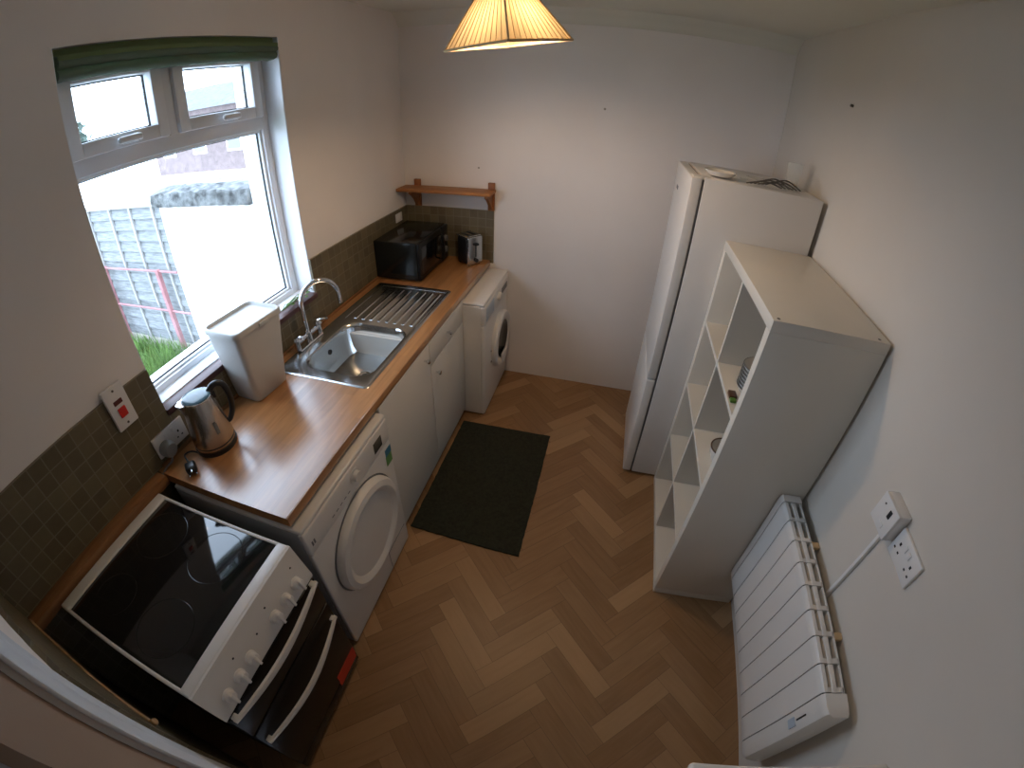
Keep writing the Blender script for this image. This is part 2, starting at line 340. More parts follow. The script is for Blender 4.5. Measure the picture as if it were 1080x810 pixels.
# floor: herringbone planks as one mesh with a tint per plank and uv along the grain
def floor_mesh():
    L_, w = .36, .084; bm = bmesh.new(); uvl = bm.loops.layers.uv.new('UVMap'); cl = bm.loops.layers.color.new('plank')
    ox, oy = 1.48-L_/math.sqrt(2), -1.543-(L_+2*w)/math.sqrt(2)
    c = math.sqrt(.5)
    def T(u, v): return Vector((ox+c*(u-v), oy+c*(u+v), 0))
    rnd = random.Random(3)
    for j in range(-9, 10):
        for i in range(-60, 61):
            for kind in (0, 1):
                u, v = i*w+j*L_, i*w-j*L_
                q = [(u, v), (u+L_, v), (u+L_, v+w), (u, v+w)] if kind == 0 else [(u, v+w), (u+w, v+w), (u+w, v+w+L_), (u, v+w+L_)]
                P = [T(*t) for t in q]; cx = sum(p.x for p in P)/4; cy = sum(p.y for p in P)/4
                if not (-.3 < cx < WR+.3 and YN-.3 < cy < .3): continue
                fc = bm.faces.new([bm.verts.new(p) for p in P])
                uvs = [(0, 0), (L_, 0), (L_, w), (0, w)] if kind == 0 else [(0, 0), (0, w), (L_, w), (L_, 0)]
                t = rnd.random(); t2 = rnd.random()
                for lp, uv in zip(fc.loops, uvs): lp[uvl].uv = uv; lp[cl] = (t, t2, rnd.random()*0, 1)
    for co, no in (((0, 0, 0), (-1, 0, 0)), ((WR, 0, 0), (1, 0, 0)), ((0, YN, 0), (0, -1, 0)), ((0, 0, 0), (0, 1, 0))):
        bmesh.ops.bisect_plane(bm, geom=list(bm.verts)+list(bm.edges)+list(bm.faces), plane_co=co, plane_no=no, clear_outer=True)
    for fc in bm.faces: 
        if fc.normal.z < 0: fc.normal_flip()
    # slab under the planks
    r = bmesh.ops.create_cube(bm, size=1)
    for v_ in r['verts']: v_.co = Vector((WR/2+v_.co.x*WR, YN/2+v_.co.y*abs(YN), -.0515+v_.co.z*.1))
    me = bpy.data.meshes.new('floor'); bm.to_mesh(me); bm.free()
    mt, nt, b = newmat('herringbone_vinyl'); N, Lk = nt.nodes, nt.links
    uv = N.new('ShaderNodeUVMap'); uv.uv_map = 'UVMap'; ca = N.new('ShaderNodeVertexColor'); ca.layer_name = 'plank'
    sc = N.new('ShaderNodeSeparateColor'); Lk.new(ca.outputs['Color'], sc.inputs[0])
    mp = N.new('ShaderNodeMapping'); mp.inputs['Scale'].default_value = (5, 45, 1); Lk.new(uv.outputs[0], mp.inputs['Vector'])
    ad = N.new('ShaderNodeVectorMath'); ad.operation = 'MULTIPLY_ADD'; Lk.new(ca.outputs['Color'], ad.inputs[0]); ad.inputs[1].default_value = (37, 53, 0); Lk.new(mp.outputs[0], ad.inputs[2])
    n = N.new('ShaderNodeTexNoise'); n.inputs['Scale'].default_value = 1; n.inputs['Detail'].default_value = 6; n.inputs['Distortion'].default_value = .5; Lk.new(ad.outputs[0], n.inputs['Vector'])
    t = math_node(nt, 'ADD', math_node(nt, 'MULTIPLY', sc.outputs[0], .55), math_node(nt, 'MULTIPLY', n.outputs['Fac'], .45))
    r = N.new('ShaderNodeValToRGB'); e = r.color_ramp.elements
    e[0].position = .12; e[0].color = (0.25, 0.130, 0.052, 1); e[1].position = .85; e[1].color = (0.44, 0.265, 0.130, 1)
    m_ = r.color_ramp.elements.new(.45); m_.color = (0.345, 0.197, 0.092, 1)
    Lk.new(t, r.inputs['Fac'])
    sx = N.new('ShaderNodeSeparateXYZ'); Lk.new(uv.outputs[0], sx.inputs[0])
    ev = math_node(nt, 'LESS_THAN', math_node(nt, 'MINIMUM', sx.outputs[1], math_node(nt, 'SUBTRACT', w, sx.outputs[1])), .0011)
    eu = math_node(nt, 'LESS_THAN', math_node(nt, 'MINIMUM', sx.outputs[0], math_node(nt, 'SUBTRACT', L_, sx.outputs[0])), .0011)
    g = math_node(nt, 'MULTIPLY', math_node(nt, 'MAXIMUM', ev, eu), .45)
    mx = N.new('ShaderNodeMixRGB'); Lk.new(g, mx.inputs['Fac']); Lk.new(r.outputs[0], mx.inputs['Color1']); mx.inputs['Color2'].default_value = (.05, .03, .015, 1)
    Lk.new(mx.outputs[0], b.inputs['Base Color']); b.inputs['Roughness'].default_value = .42
    me.materials.append(mt); o = bpy.data.objects.new('floor', me); COL.objects.link(o); return struct(o)
floor_mesh()

# tiles
TZ = 1.243; tt = .010
struct(B().box(0, tt, YN, WY0, .0, TZ).box(0, tt, WY1, 0, .0, TZ).box(0, tt, WY0, WY1, .0, WZ0-.025).build('trim_2', 'tiles', smooth=False))
struct(B().box(tt, .628, -tt, 0, .88, TZ).build('trim_3', 'tiles', smooth=False))
# near wall tiles end in a ragged top edge over bare plaster
pl = [(tt, .0), (.66, .0), (1.02, .0)]
rg = random.Random(5); top = [(.655+rg.uniform(-.004, .006), .06*k) for k in range(1, 21)]+[(.650-.05*k, 1.262+rg.uniform(-.004, .004)) for k in range(13)]+[(tt, 1.262)]
struct(B().prism([(tt, 0), (.655, 0)]+top, 'y', YN, YN+.012).build('trim_4', 'tiles', smooth=False))
struct(B().box(.775, DX0+.012, YN, YN+.008, 0, DZ+.07, .003).box(DX1-.012, DX1+.09, YN, YN+.008, 0, DZ+.07, .003).box(.80, DX1+.09, YN, YN+.008, DZ, DZ+.10, .003).build('trim_5', 'architrave'))
struct(B().box(.662, .777, YN, YN+.004, 0, 2.1).build('trim_10', 'band', smooth=False))

# ------------------------------------------------------------------ window
GX = -.13
win = struct(B().box(-.19, -.10, WY0, WY0+.045, WZ0, WZ1, .004).box(-.19, -.10, WY1-.045, WY1, WZ0, WZ1, .004)
    .box(-.19, -.10, WY0+.04, WY1-.04, WZ1-.06, WZ1, .004).box(-.19, -.10, WY0+.04, WY1-.04, WZ0, WZ0+.028, .004)
    .box(-.19, -.10, WY0+.04, WY1-.04, 1.868, 1.925, .004).box(-.19, -.10, -1.667, -1.62, 1.92, WZ1-.05, .004).build('window_1', 'upvc'))
win['_o'] = (0, 0, 0)
def ringframe(b, y0, y1, z0, z1, w, xa, xb, bev=.005, mi=0):
    b.box(xa, xb, y0, y0+w, z0, z1, bev, mi=mi).box(xa, xb, y1-w, y1, z0, z1, bev, mi=mi).box(xa, xb, y0+w-.002, y1-w+.002, z1-w, z1, bev, mi=mi).box(xa, xb, y0+w-.002, y1-w+.002, z0, z0+w, bev, mi=mi)
    return b
b = ringframe(B(), WY0+.045, WY1-.045, WZ0+.026, 1.868, .012, -.145, -.112, .003); b.build('glazing_bead', 'upvc', win)
b = ringframe(B(), WY0+.057, WY1-.057, WZ0+.038, 1.856, .004, GX-.004, GX+.004, 0); b.build('gasket_and_gap', 'seal_and_gap', win)
B().box(GX-.003, GX+.003, WY0+.058, WY1-.058, WZ0+.040, 1.854).build('pane', 'pane', win, smooth=False)
for (y0, y1) in ((WY0+.040, -1.664), (-1.623, WY1-.040)):
    cs = ringframe(B(), y0+.004, y1-.004, 1.921, WZ1-.052, .048, -.15, -.083, .006); cs = cs.build('casement', 'upvc', win)
    ringframe(B(), y0+.052, y1-.052, 1.969, WZ1-.100, .004, GX-.004, GX+.004, 0).build('gasket_and_gap', 'seal_and_gap', cs)
    B().box(-.10, -.092, y1-.005, y1-.0005, 1.921, WZ1-.052).build('gasket_and_gap', 'seal_and_gap', cs)  # black strip standing in for the shaded gap beside the casement
    B().box(GX-.003, GX+.003, y0+.056, y1-.056, 1.973, WZ1-.104).build('pane', 'pane', cs, smooth=False)
    yc = (y0+y1)/2+.02
    B().box(-.083, -.074, yc-.03, yc+.045, 1.930, 1.958, .005).cyl((-.076, yc+.02, 1.944), (-.052, yc+.02, 1.944), .013).box(-.060, -.044, yc-.06, yc+.035, 1.934, 1.956, .008, 3).build('handle', 'upvc', cs)
# lining of the reveal and the sill
struct(B().box(-.10, -.002, WY0, WY0+.004, WZ0, WZ1).box(-.10, -.002, WY1-.004, WY1, WZ0, WZ1).build('trim_6', 'upvc', smooth=False))
struct(B().box(-.25, -.035, WY0, WY1, WZ0-.012, WZ0+.004, .002).build('trim_7', 'upvc'))
struct(B().box(-.035, .018, WY0, WY1, WZ0-.025, WZ0, .003).build('trim_8', 'siltile'))
# gathered blind
bl = thing('window_blind', 'green fabric blind gathered up at the head of the window', 'blind', (-.04, -1.615, 2.24))
B().box(-.062, -.018, WY0+.012, WY1-.012, 2.222, 2.246, .003).build('headrail', 'blind', bl)
def foldprof(k): return None
b = B()
prof = [(-.058, 2.224), (-.016, 2.224), (.006, 2.214), (.014, 2.203), (.008, 2.190), (-.004, 2.186), (.004, 2.176), (.002, 2.162), (-.016, 2.153), (-.050, 2.155), (-.060, 2.185)]
rings = []
for k in range(25):
    y = WY0+.012+(WY1-WY0-.03)*k/24; sag = -.010*math.sin(PI*k/24)
    rings.append([(px+.003*math.sin(k*1.7+i), y, pz+sag*.3+.002*math.sin(k*2.3+i*2)) for i, (px, pz) in enumerate(prof)])
b.loft(rings); b.build('folded_fabric', 'blind2', bl, angle=60)
B().box(.002, .012, WY0+.012, WY1-.018, 2.206, 2.222, .003).build('valance', 'blind', bl)
B().box(-.062, -.012, WY0+.003, WY0+.012, 2.205, 2.244, .002).build('end_bracket', 'blind2', bl)

# ------------------------------------------------------------------ worktop run
WTZ, WX, WY = .900, .601, -2.245
def worktop():
    b = B(); z0, z1 = WTZ-.038, WTZ
    for (x0, x1, y0, y1) in ((tt, WX, WY, -1.545), (tt, WX, -1.060, -tt), (tt, .135, -1.545, -1.06), (.515, WX, -1.545, -1.06)):
        b.box(x0, x1, y0, y1, z0, z1)
    o = b.build('worktop', 'worktop', origin=(.3, -1.1, WTZ-.02), smooth=False)
    tag(o, 'long beech block worktop under the window with sink let in', 'worktop')
    struct(B().box(tt, tt+.014, WY+.02, -tt, WTZ, WTZ+.012, .004).build('trim_11', 'woodedge'))
    B().box(WX, WX+.006, WY, -tt, z0, z1, .002).build('front_edging', 'worktop', o)
worktop()
w = B().box(tt, .062, YN+.013, WY-.006, .862, .902, .004).build('wood_batten', 'woodedge', origin=(.03, -2.55, .88))
tag(w, 'rough wooden strip along tiled wall behind the cooker', 'wood strip')
cl_ = B().tube([(.03, YN+.014, .903), (.2, YN+.016, .899), (.4, YN+.013, .903), (.60, YN+.015, .900)], .0045, 8).sph((.615, YN+.020, .902), .011, (1, .8, .7)).build('trim_9', 'caulk'); struct(cl_)

# base cabinets
def cabinet(y0, y1, label, drawer):
    c = thing('base_cabinet', label, 'cabinet', (.3, (y0+y1)/2, 0), 'white base cabinets under the worktop')
    z1 = WTZ-.040
    B().box(.02, .585, y0+.001, y0+.017, .10, z1).box(.02, .585, y1-.017, y1-.001, .10, z1).box(.02, .585, y0+.017, y1-.017, .10, .118).build('carcass', 'laminate', c, smooth=False)
    B().box(.52, .535, y0+.002, y1-.002, 0.0, .10).build('plinth', 'woodedge', c, smooth=False)
    def knob(p, y, z):
        B().lathe([(.006, 0), (.006, .012), (.011, .016), (.013, .024), (.010, .029), (.0001, .030)], (0, 0, 0), 16, mtx=Matrix.Translation((.607, y, z)) @ Matrix.Rotation(PI/2, 4, 'Y')).build('knob', 'chrome', p)
    if drawer:
        d = B().box(.588, .607, y0+.002, y1-.002, .722, z1-.002, .002).build('drawer_front', 'laminate', c); knob(d, (y0+y1)/2-.01, .79)
        d = B().box(.588, .607, y0+.002, y1-.002, .055, .718, .002).build('door', 'laminate', c); knob(d, y0+.06, .648)
    else:
        d = B().box(.588, .607, y0+.002, y1-.002, .055, z1-.002, .002).build('door', 'laminate', c); knob(d, y1-.065, .795)
cabinet(-1.640, -1.112, 'white cabinet next to the dryer, a single full-height door with one knob', False)
cabinet(-1.110, -.600, 'white cabinet beyond the mat, drawer above its door and two knobs', True)

# sink
def sink():
    x0, x1, y0, y1, z = .062, .536, -1.587, -.580, WTZ
    s = thing('kitchen_sink', 'stainless steel inset sink with bowl and ridged drainer under the window', 'sink', (.3, -1.1, WTZ))
    bx0, bx1, by0, by1 = .150, .500, -1.515, -1.085
    out = rrect(x0, x1, y0, y1, .02, 6); hole = rrect(bx0, bx1, by0, by1, .085, 6)
    b = B(); n = len(out)
    def at(rg, zz): return [(p.x, p.y, zz) for p in rg]
    ring2 = rrect(x0+.006, x1-.006, y0+.006, y1-.006, .016, 6); ring3 = rrect(x0+.014, x1-.014, y0+.014, y1-.014, .012, 6)
    rim = rrect(bx0-.010, bx1+.010, by0-.010, by1+.010, .095, 6)
    inner = lambda d, zz, r: [(p.x, p.y, zz) for p in rrect(bx0+d, bx1-d, by0+d, by1-d, r, 6)]
    b.loft([at(out, z+.0005), at(ring2, z+.005), at(ring3, z+.003), at(rim, z+.003), at(hole, z-.001),
            inner(.006, z-.02, .08), inner(.014, z-.12, .075), inner(.03, z-.15, .06), inner(.07, z-.158, .05), inner(.12, z-.161, .04)], False, True)
    sk = b.build('sink_body', 'steel', s, angle=50)
    b = B()
    for k in range(8):
        xx = .165+.046*k
        b.loft([[(xx+dx_, yy, z+.0025+dz_) for dx_, dz_ in ((-.011, 0), (-.006, .0045), (.006, .0045), (.011, 0))] for yy in (-1.045, -.655)])
    b.tube([(.11, -1.055, z+.002), (.11, -.62, z+.002), (.515, -.62, z+.002), (.515, -1.055, z+.002)], .003, 8, sub=1)
    b.build('drainer_ridges', 'steel', s)
    B().lathe([(.001, z-.1585), (.016, z-.1585), (.020, z-.1575), (.030, z-.156), (.040, z-.1575), (.042, z-.160)], ((bx0+bx1)/2+.01, (by0+by1)/2, 0), 28).build('waste', 'chrome', s)
    B().lathe([(.001, z-.1583), (.013, z-.1583)], ((bx0+bx1)/2+.01, (by0+by1)/2, .0004), 20).build('waste_hole', 'dark', s)
    B().cyl((bx0+.006, -1.30, z-.055), (bx0+.0125, -1.30, z-.055), .013).build('overflow', 'dark', s)
sink()
# mixer tap
def tap():
    t = thing('mixer_tap', 'chrome swan-neck mixer tap with two lever handles behind the sink bowl', 'tap', (.105, -1.315, WTZ))
    x, y, z = .074, -1.328, WTZ+.004
    B().box(x-.020, x+.022, y-.092, y+.092, z, z+.010, .005, 3).cyl((x, y, z), (x, y, z+.058), .021, .017).cyl((x, y-.088, z+.045), (x, y+.088, z+.045), .011).build('tap_body', 'chrome', t)
    for sgn in (-1, 1):
        h = B().cyl((x, y+sgn*.088, z+.01), (x, y+sgn*.088, z+.062), .015, .012).cyl((x, y+sgn*.088, z+.062), (x, y+sgn*.088, z+.076), .023, .018)
        h.tube([(x, y+sgn*.088, z+.074), (x+.022, y+sgn*.095+.006, z+.080), (x+.045, y+sgn*.10+.016, z+.079)], .006, 10)
        h.build('tap_lever', 'chrome', t)
    pts = [(x, y, z+.05), (x, y, z+.13)]
    R = .095; dx, dy = .55, .835
    for k in range(0, 10):
        a = PI-PI*k/9
        pts.append((x+dx*(R+R*math.cos(a)), y+dy*(R+R*math.cos(a)), 1.100+R*math.sin(a)))
    pts.append((x+dx*2*R*1.01, y+dy*2*R*1.01, 1.055))
    B().tube(pts, .0115, 16).build('spout', 'chrome', t)
tap()

# tumble dryer
def appliance(name, label, cat, y0, y1, xb, xf, z1, group=None):
    t = thing(name, label, cat, ((xb+xf)/2, (y0+y1)/2, 0), group)
    return t
def dryer():
    y0, y1, xb, xf, z1 = -2.248, -1.648, .06, .637, .845
    t = thing('tumble_dryer', 'white front-loading dryer with a solid white door beside the cooker', 'dryer', (.35, -1.95, 0))
    B().box(xb, xf-.02, y0, y1, .012, z1-.018, .006).build('cabinet', 'dryside', t)
    B().box(xf-.02, xf, y0, y1, .012, z1-.135, .008, 3).build('front_panel', 'white', t)
    B().box(xb, xf+.0, y0, y1, z1-.018, z1, .008, 3).build('top_panel', 'white', t)
    cp = B().box(xf-.02, xf+.003, y0, y1, z1-.133, z1-.019, .008, 3).build('control_panel', 'white', t)
    B().cyl((xf, -1.925, .775), (xf+.022, -1.925, .775), .024, .021).cyl((xf+.0, -1.925, .775), (xf+.006, -1.925, .775), .032).build('dial', 'white', cp)
    B().box(xf+.003, xf+.005, -1.775, -1.712, .738, .790, .001).build('display', 'ledlabel', cp)
    for k in range(5): B().box(xf+.003, xf+.0045, -2.10+.028*k, -2.085+.028*k, .742, .7445).build('printed_mark', 'greyplastic', cp)
    B().box(xf+.003, xf+.0045, -2.226, -2.219, .748, .768).build('printed_mark', 'greyplastic', cp)
    B().box(xf+.003, xf+.0045, -2.214, -2.207, .748, .768).build('printed_mark', 'greyplastic', cp)
    lb = B().box(xf+.0, xf+.0015, -1.700, -1.652, .648, .685).build('energy_label', 'stickerb', t, smooth=False)
    B().box(xf+.0, xf+.0017, -1.702, -1.655, .598, .648).build('label_band', 'stickerg', lb, smooth=False)
    c = (xf, -1.945, .455)
    mt = Matrix.Translation(c) @ Matrix.Rotation(PI/2, 4, 'Y')
    d = B().lathe([(.238, 0), (.238, .018), (.228, .034), (.205, .041), (.190, .036), (.178, .026), (.10, .030), (.0001, .031)], (0, 0, 0), 56, mtx=mt).build('door', 'white', t)
    B().lathe([(.240, .0), (.2465, .0015), (.246, .004), (.239, .004)], (0, 0, 0), 56, mtx=mt).build('door_gap', 'greyplastic', d)
    B().box(xf, xf+.0015, y1-.2, y1-.02, .15, .152).box(xf, xf+.0015, y1-.2, y1-.198, .03, .152).build('service_flap_seam', 'greyplastic', t)
    for yy in (y0+.05, y1-.05):
        for xx in (xb+.05, xf-.06): B().cyl((xx, yy, 0), (xx, yy, .014), .02).build('foot', 'greyplastic', t)
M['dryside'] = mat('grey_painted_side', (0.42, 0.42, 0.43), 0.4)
M['ledlabel'] = mat('grey_display', (0.11, 0.10, 0.08), 0.25)
dryer()
def washer():
    y0, y1, xb, xf, z1 = -.592, -.008, .135, .738, .845
    t = thing('washing_machine', 'white front-loading washing machine with dark glass door at the far wall', 'washing machine', (.43, -.3, 0))
    B().box(xb, xf-.02, y0, y1, .012, z1-.018, .01, 3).build('cabinet', 'white', t)
    B().box(xf-.03, xf, y0, y1, .012, z1-.15, .012, 3).build('front_panel', 'white', t)
    B().box(xb, xf, y0, y1, z1-.02, z1, .010, 3).build('top_panel', 'white', t)
    cp = B().box(xf-.03, xf+.004, y0, y1, z1-.148, z1-.021, .012, 3).build('control_panel', 'white', t)
    dr = B().box(xf+.003, xf+.007, y0+.03, y0+.20, z1-.128, z1-.040, .002).build('detergent_drawer', 'stickerw', cp)
    B().cyl((xf+.003, -.28, .765), (xf+.025, -.28, .765), .028, .025).build('dial', 'white', cp)
    B().box(xf+.004, xf+.006, -.20, -.06, .745, .785).build('display', 'greyplastic', cp)
    c = (xf, -.235, .43); mt = Matrix.Translation(c) @ Matrix.Rotation(PI/2, 4, 'Y')
    d = B().lathe([(.200, 0), (.200, .022), (.190, .036), (.165, .040), (.140, .030), (.132, .018)], (0, 0, 0), 48, mtx=mt).build('door', 'white', t)
    B().lathe([(.134, .018), (.10, .002), (.05, -.006), (.0001, -.008)], (0, 0, 0.0), 40, mtx=Matrix.Translation((.012, 0, 0)) @ mt).build('door_glass', 'blackgloss', d)
    B().box(xf+.030, xf+.050, -.29, -.16, .265, .330, .008, 3).build('door_handle', 'white', d)
    [B().cyl((xf, -.432, q), (xf+.003, -.432, q), .007).build('printed_dot', 'dark', t) for q in (.436, .351)]
    for yy in (y0+.05, y1-.05):
        for xx in (xb+.05, xf-.06): B().cyl((xx, yy, 0), (xx, yy, .014), .02).build('foot', 'greyplastic', t)
washer()

# cooker
def cooker():
    y0, y1, xb, xt = -2.806, -2.312, .066, .647
    t = thing('electric_cooker', 'white freestanding cooker with black ceramic hob and two black oven doors', 'cooker', (.36, -2.56, 0))
    B().box(xb+.01, .640, y0+.004, y1-.004, .06, .855, .003).box(xb+.05, .60, y0+.03, y1-.03, 0.0, .06).build('body', 'blackenamel', t)
    tf = ringframe(B(), 0, 0, 0, 0, 0, 0, 0) if False else B()
    z0, z1 = .855, .875
    tf.box(xb, xb+.045, y0, y1, z0, z1+.003, .006, 3).box(xt-.040, xt, y0, y1, z0, z1, .006, 3).box(xb+.03, xt-.03, y0, y0+.012, z0, z1, .004).box(xb+.03, xt-.03, y1-.012, y1, z0, z1, .004).build('hob_frame', 'white', t)
    hb = B().box(xb+.035, xt-.036, y0+.011, y1-.011, z0, z1-.003, .001).build('hob_glass', 'blackgloss', t)
    for (hx, hy, hr) in ((.225, -2.675, .072), (.215, -2.44, .090), (.455, -2.68, .090), (.45, -2.432, .072+.018)):
        b = B()
        for R in (hr, hr-.002):
            pass
        b.torus((hx, hy, z1-.0028), hr, .0011, 'z', 48, 4, sc=(1, .35)); b.build('cooking_zone', 'ring', hb)
    # sloped control panel
    cp = B().prism([(xt-.004, .874), (xt+.004, .872), (.684, .742), (.684, .728), (.640, .728), (.640, .860)], 'y', y0, y1).build('control_panel', 'white', t)
    nrm = Vector((.130, 0, .034)).normalized()
    def face(z): return Vector((.651+(.868-z)/(.868-.742)*(.033), 0, z))
    for y in (-2.373, -2.431, -2.490, -2.623, -2.681, -2.741):
        p = face(.776); p.y = y-.002
        mt = Matrix.Translation(p) @ nrm.to_track_quat('Z', 'Y').to_matrix().to_4x4()
        k = B().lathe([(.021, 0), (.021, .004), (.017, .008), (.0165, .020), (.014, .023), (.0001, .024)], (0, 0, 0), 24, mtx=mt)
        k.box(-.0045, .0045, -.020, .020, .018, .034, .003, mtx=mt); k.build('knob', 'plastic_w', cp)
    for (y, z) in ((-2.564, .800), (-2.657, .826), (-2.495, .826), (-2.356, .826)):
        p = face(z); p.y = y; B().cyl(p-nrm*.002, p+nrm*.0012, .0035, seg=10).build('indicator_mark', 'dark', cp)
    for (za, zb, nm, zc) in ((.560, .724, 'grill_door', .716), (.120, .552, 'oven_door', .474)):
        d = B().box(.640, .688, y0+.003, y1-.003, za, zb, .006).build(nm, 'blackgloss2', t)
        pts = []
        for k in range(13):
            s_ = k/12; yy = y0+.012+(y1-y0-.024)*s_; bow = math.sin(PI*s_)
            pts.append(Vector((.700+(.024 if nm == 'grill_door' else .034)*bow, yy, zc-.010*bow)))
        rings = []
        for i, p in enumerate(pts):
            w_ = .007+.007*math.sin(PI*i/12); rings.append([p+Vector((dx_, 0, dz_)) for dx_, dz_ in ((-.005, -w_), (.004, -w_), (.007, 0), (.004, w_), (-.005, w_))])
        h = B().loft(rings).box(.684, .704, y0+.014, y0+.034, zc-.008, zc+.008, .003).box(.684, .704, y1-.034, y1-.014, zc-.008, zc+.008, .003); h.build('handle', 'white', d)
    B().box(.640, .682, y0+.003, y1-.003, .04, .115, .004).build('plinth_panel', 'blackenamel', t)
    st = B().box(.682, .6835, -2.462, -2.322, .078, .112).build('sticker', 'sticker', t, smooth=False)
    B().box(.688, .6895, -2.460, -2.322, .122, .176).build('sticker', 'sticker', t, smooth=False)
M['blackgloss2'] = mat('black_oven_glass', (0.008, 0.007, 0.006), 0.34)
M['blackgloss2'].node_tree.nodes['Principled BSDF'].inputs['Specular IOR Level'].default_value = .25
cooker()

# ------------------------------------------------------------------ on the worktop
def rot_about(c, a): return Matrix.Translation(c) @ Matrix.Rotation(a, 4, 'Z')
def kettle():
    c = Vector((.137, -2.048, WTZ)); a = math.radians(60)
    t = thing('kettle', 'brushed steel electric kettle with black handle and blue-grey lid', 'kettle', tuple(c))
    mt = rot_about(c, a)
    B().lathe([(.0001, .0), (.078, .0), (.080, .006), (.079, .016), (.070, .018)], mtx=mt, seg=40).build('power_base', 'blackplastic', t)
    body = B().lathe([(.072, .018), (.0765, .022), (.0765, .045), (.071, .10), (.062, .165), (.0555, .205), (.053, .212), (.050, .214)], mtx=mt, seg=48)
    body.build('body', 'kettle', t)
    B().lathe([(.0768, .030), (.0772, .031), (.0772, .035), (.0764, .036)], mtx=mt, seg=48).build('trim_ring', 'blackplastic', t)
    ld = B().lathe([(.052, .212), (.0525, .217), (.048, .220), (.030, .223), (.0001, .224)], mtx=mt, seg=40).build('lid', 'lidblue', t)
    B().torus(mt @ Vector((0, 0, .214)), .053, .0028, 'z', 48, 8).build('lid_ring', 'chrome', t)
    # spout on the -local x side, handle on the +local x side
    sp = B(); rings = []
    for (o, z, w) in ((.050, .125, .004), (.062, .165, .014), (.072, .200, .020), (.078, .214, .022)):
        rings.append([mt @ Vector(p) for p in ((-o, 0, z), (-o+.014, -w, z), (-.040, -w*1.25, z), (-.040, w*1.25, z), (-o+.014, w, z))])
    sp.loft(rings); sp.build('spout', 'kettle', t)
    hp = [(.046, .212), (.072, .232), (.100, .218), (.110, .170), (.103, .115), (.084, .078), (.070, .070)]
    rings = []
    P = [mt @ Vector((x_, 0, z_)) for x_, z_ in hp]
    b = B().tube(P, lambda s_: .0125-.003*s_, 12, sub=6); b.build('handle', 'blackplastic', t)
    B().box(.050, .066, -.011, .011, .185, .215, .004, mtx=mt).build('hinge', 'blackplastic', t)
    B().box(.0745, .0765, -.007, .007, .06, .13, .003, mtx=mt @ Matrix.Rotation(math.radians(-75), 4, 'Z') @ Matrix.Translation((-.004, 0, 0))).build('water_gauge', 'greyplastic', t)
    # cable and plug lying loose
    p = Vector((.150, -2.195, WTZ))
    B().tube([mt @ Vector((-.055, -.045, .006)), (.085, -2.125, WTZ+.012), (.078, -2.155, WTZ+.02), (.105, -2.172, WTZ+.022), (.135, -2.183, WTZ+.020)], .0035, 8).build('cable', 'blackplastic', t)
    pm = rot_about(p, math.radians(-35))
    pg = B().box(-.022, .022, -.020, .020, .004, .034, .009, 3, mtx=pm).build('plug', 'blackplastic', t)
    B().box(.020, .038, -.003, .003, .022, .030, .001, mtx=pm).box(.020, .036, -.015, -.010, .008, .013, .001, mtx=pm).box(.020, .036, .010, .015, .008, .013, .001, mtx=pm).build('plug_pins', 'steel', pg)
kettle()
def binbox():
    t = thing('food_caddy', 'tall stone-coloured plastic caddy with flat lid, between kettle and sink', 'caddy', (.09, -1.70, WTZ))
    z0, z1 = WTZ, 1.222
    rings = []
    for (s_, z) in ((.0, z0+.001), (.03, z0+.008), (.5, (z0+z1)/2), (.985, z1-.006)):
        e = 1-s_
        x0 = .000*s_+.018*e; x1 = .186*s_+.155*e; y0 = -1.824*s_-1.795*e; y1 = -1.578*s_-1.616*e
        ins = .006 if z < z0+.005 else 0
        rings.append([(p.x, p.y, z) for p in rrect(x0+ins, x1-ins, y0+ins, y1-ins, .022, 5)])
    B().loft(rings).build('body', 'bin', t, angle=50)
    lx0, lx1, ly0, ly1 = -.004, .191, -1.830, -1.572
    R = lambda d, z: [(p.x, p.y, z) for p in rrect(lx0+d, lx1-d, ly0+d, ly1-d, .026, 5)]
    B().loft([R(.006, z1-.010), R(0, z1-.008), R(0, z1+.010), R(.003, z1+.014), R(.008, z1+.014), R(.012, z1+.002), R(.020, z1+.001)]).build('lid', 'bin', t, angle=50)
    B().box(.189, .196, -1.71, -1.66, z1-.012, z1+.006, .003).build('lid_catch', 'bin', t)
    t.rotation_euler[2] = math.radians(-4)
binbox()
def microwave():
    x0, x1, y0, y1, z0, z1 = .014, .316, -.520, -.045, WTZ, 1.145
    t = thing('microwave', 'black microwave oven in the far corner of the worktop', 'microwave', (.17, -.27, WTZ))
    B().box(x0, x1-.02, y0, y1, z0+.010, z1, .006, 3).build('casing', 'blackshell', t)
    d = B().box(x1-.02, x1, y0+.002, y1-.115, z0+.012, z1-.003, .005).build('door', 'blackgloss2', t)
    B().box(x1-.001, x1+.0015, y0+.035, y1-.150, z0+.045, z1-.035, .001).build('door_window', 'blackgloss', d)
    B().tube([(x1, y1-.135, z0+.04), (x1+.022, y1-.135, z0+.06), (x1+.022, y1-.135, z1-.06), (x1, y1-.135, z1-.04)], .006, 8).build('door_handle', 'blackplastic', d)
    p = B().box(x1-.02, x1, y1-.113, y1, z0+.012, z1-.003, .005).build('control_panel', 'blackplastic', t)
    for z in (.985, 1.06): B().cyl((x1, y1-.058, z), (x1+.018, y1-.058, z), .022, .020).build('dial', 'greyplastic', p)
    for xx in (x0+.03, x1-.05):
        for yy in (y0+.04, y1-.04): B().cyl((xx, yy, z0), (xx, yy, z0+.012), .012).build('foot', 'blackplastic', t)
M['blackshell'] = mat('black_painted_casing', (0.010, 0.012, 0.012), 0.14)
microwave()
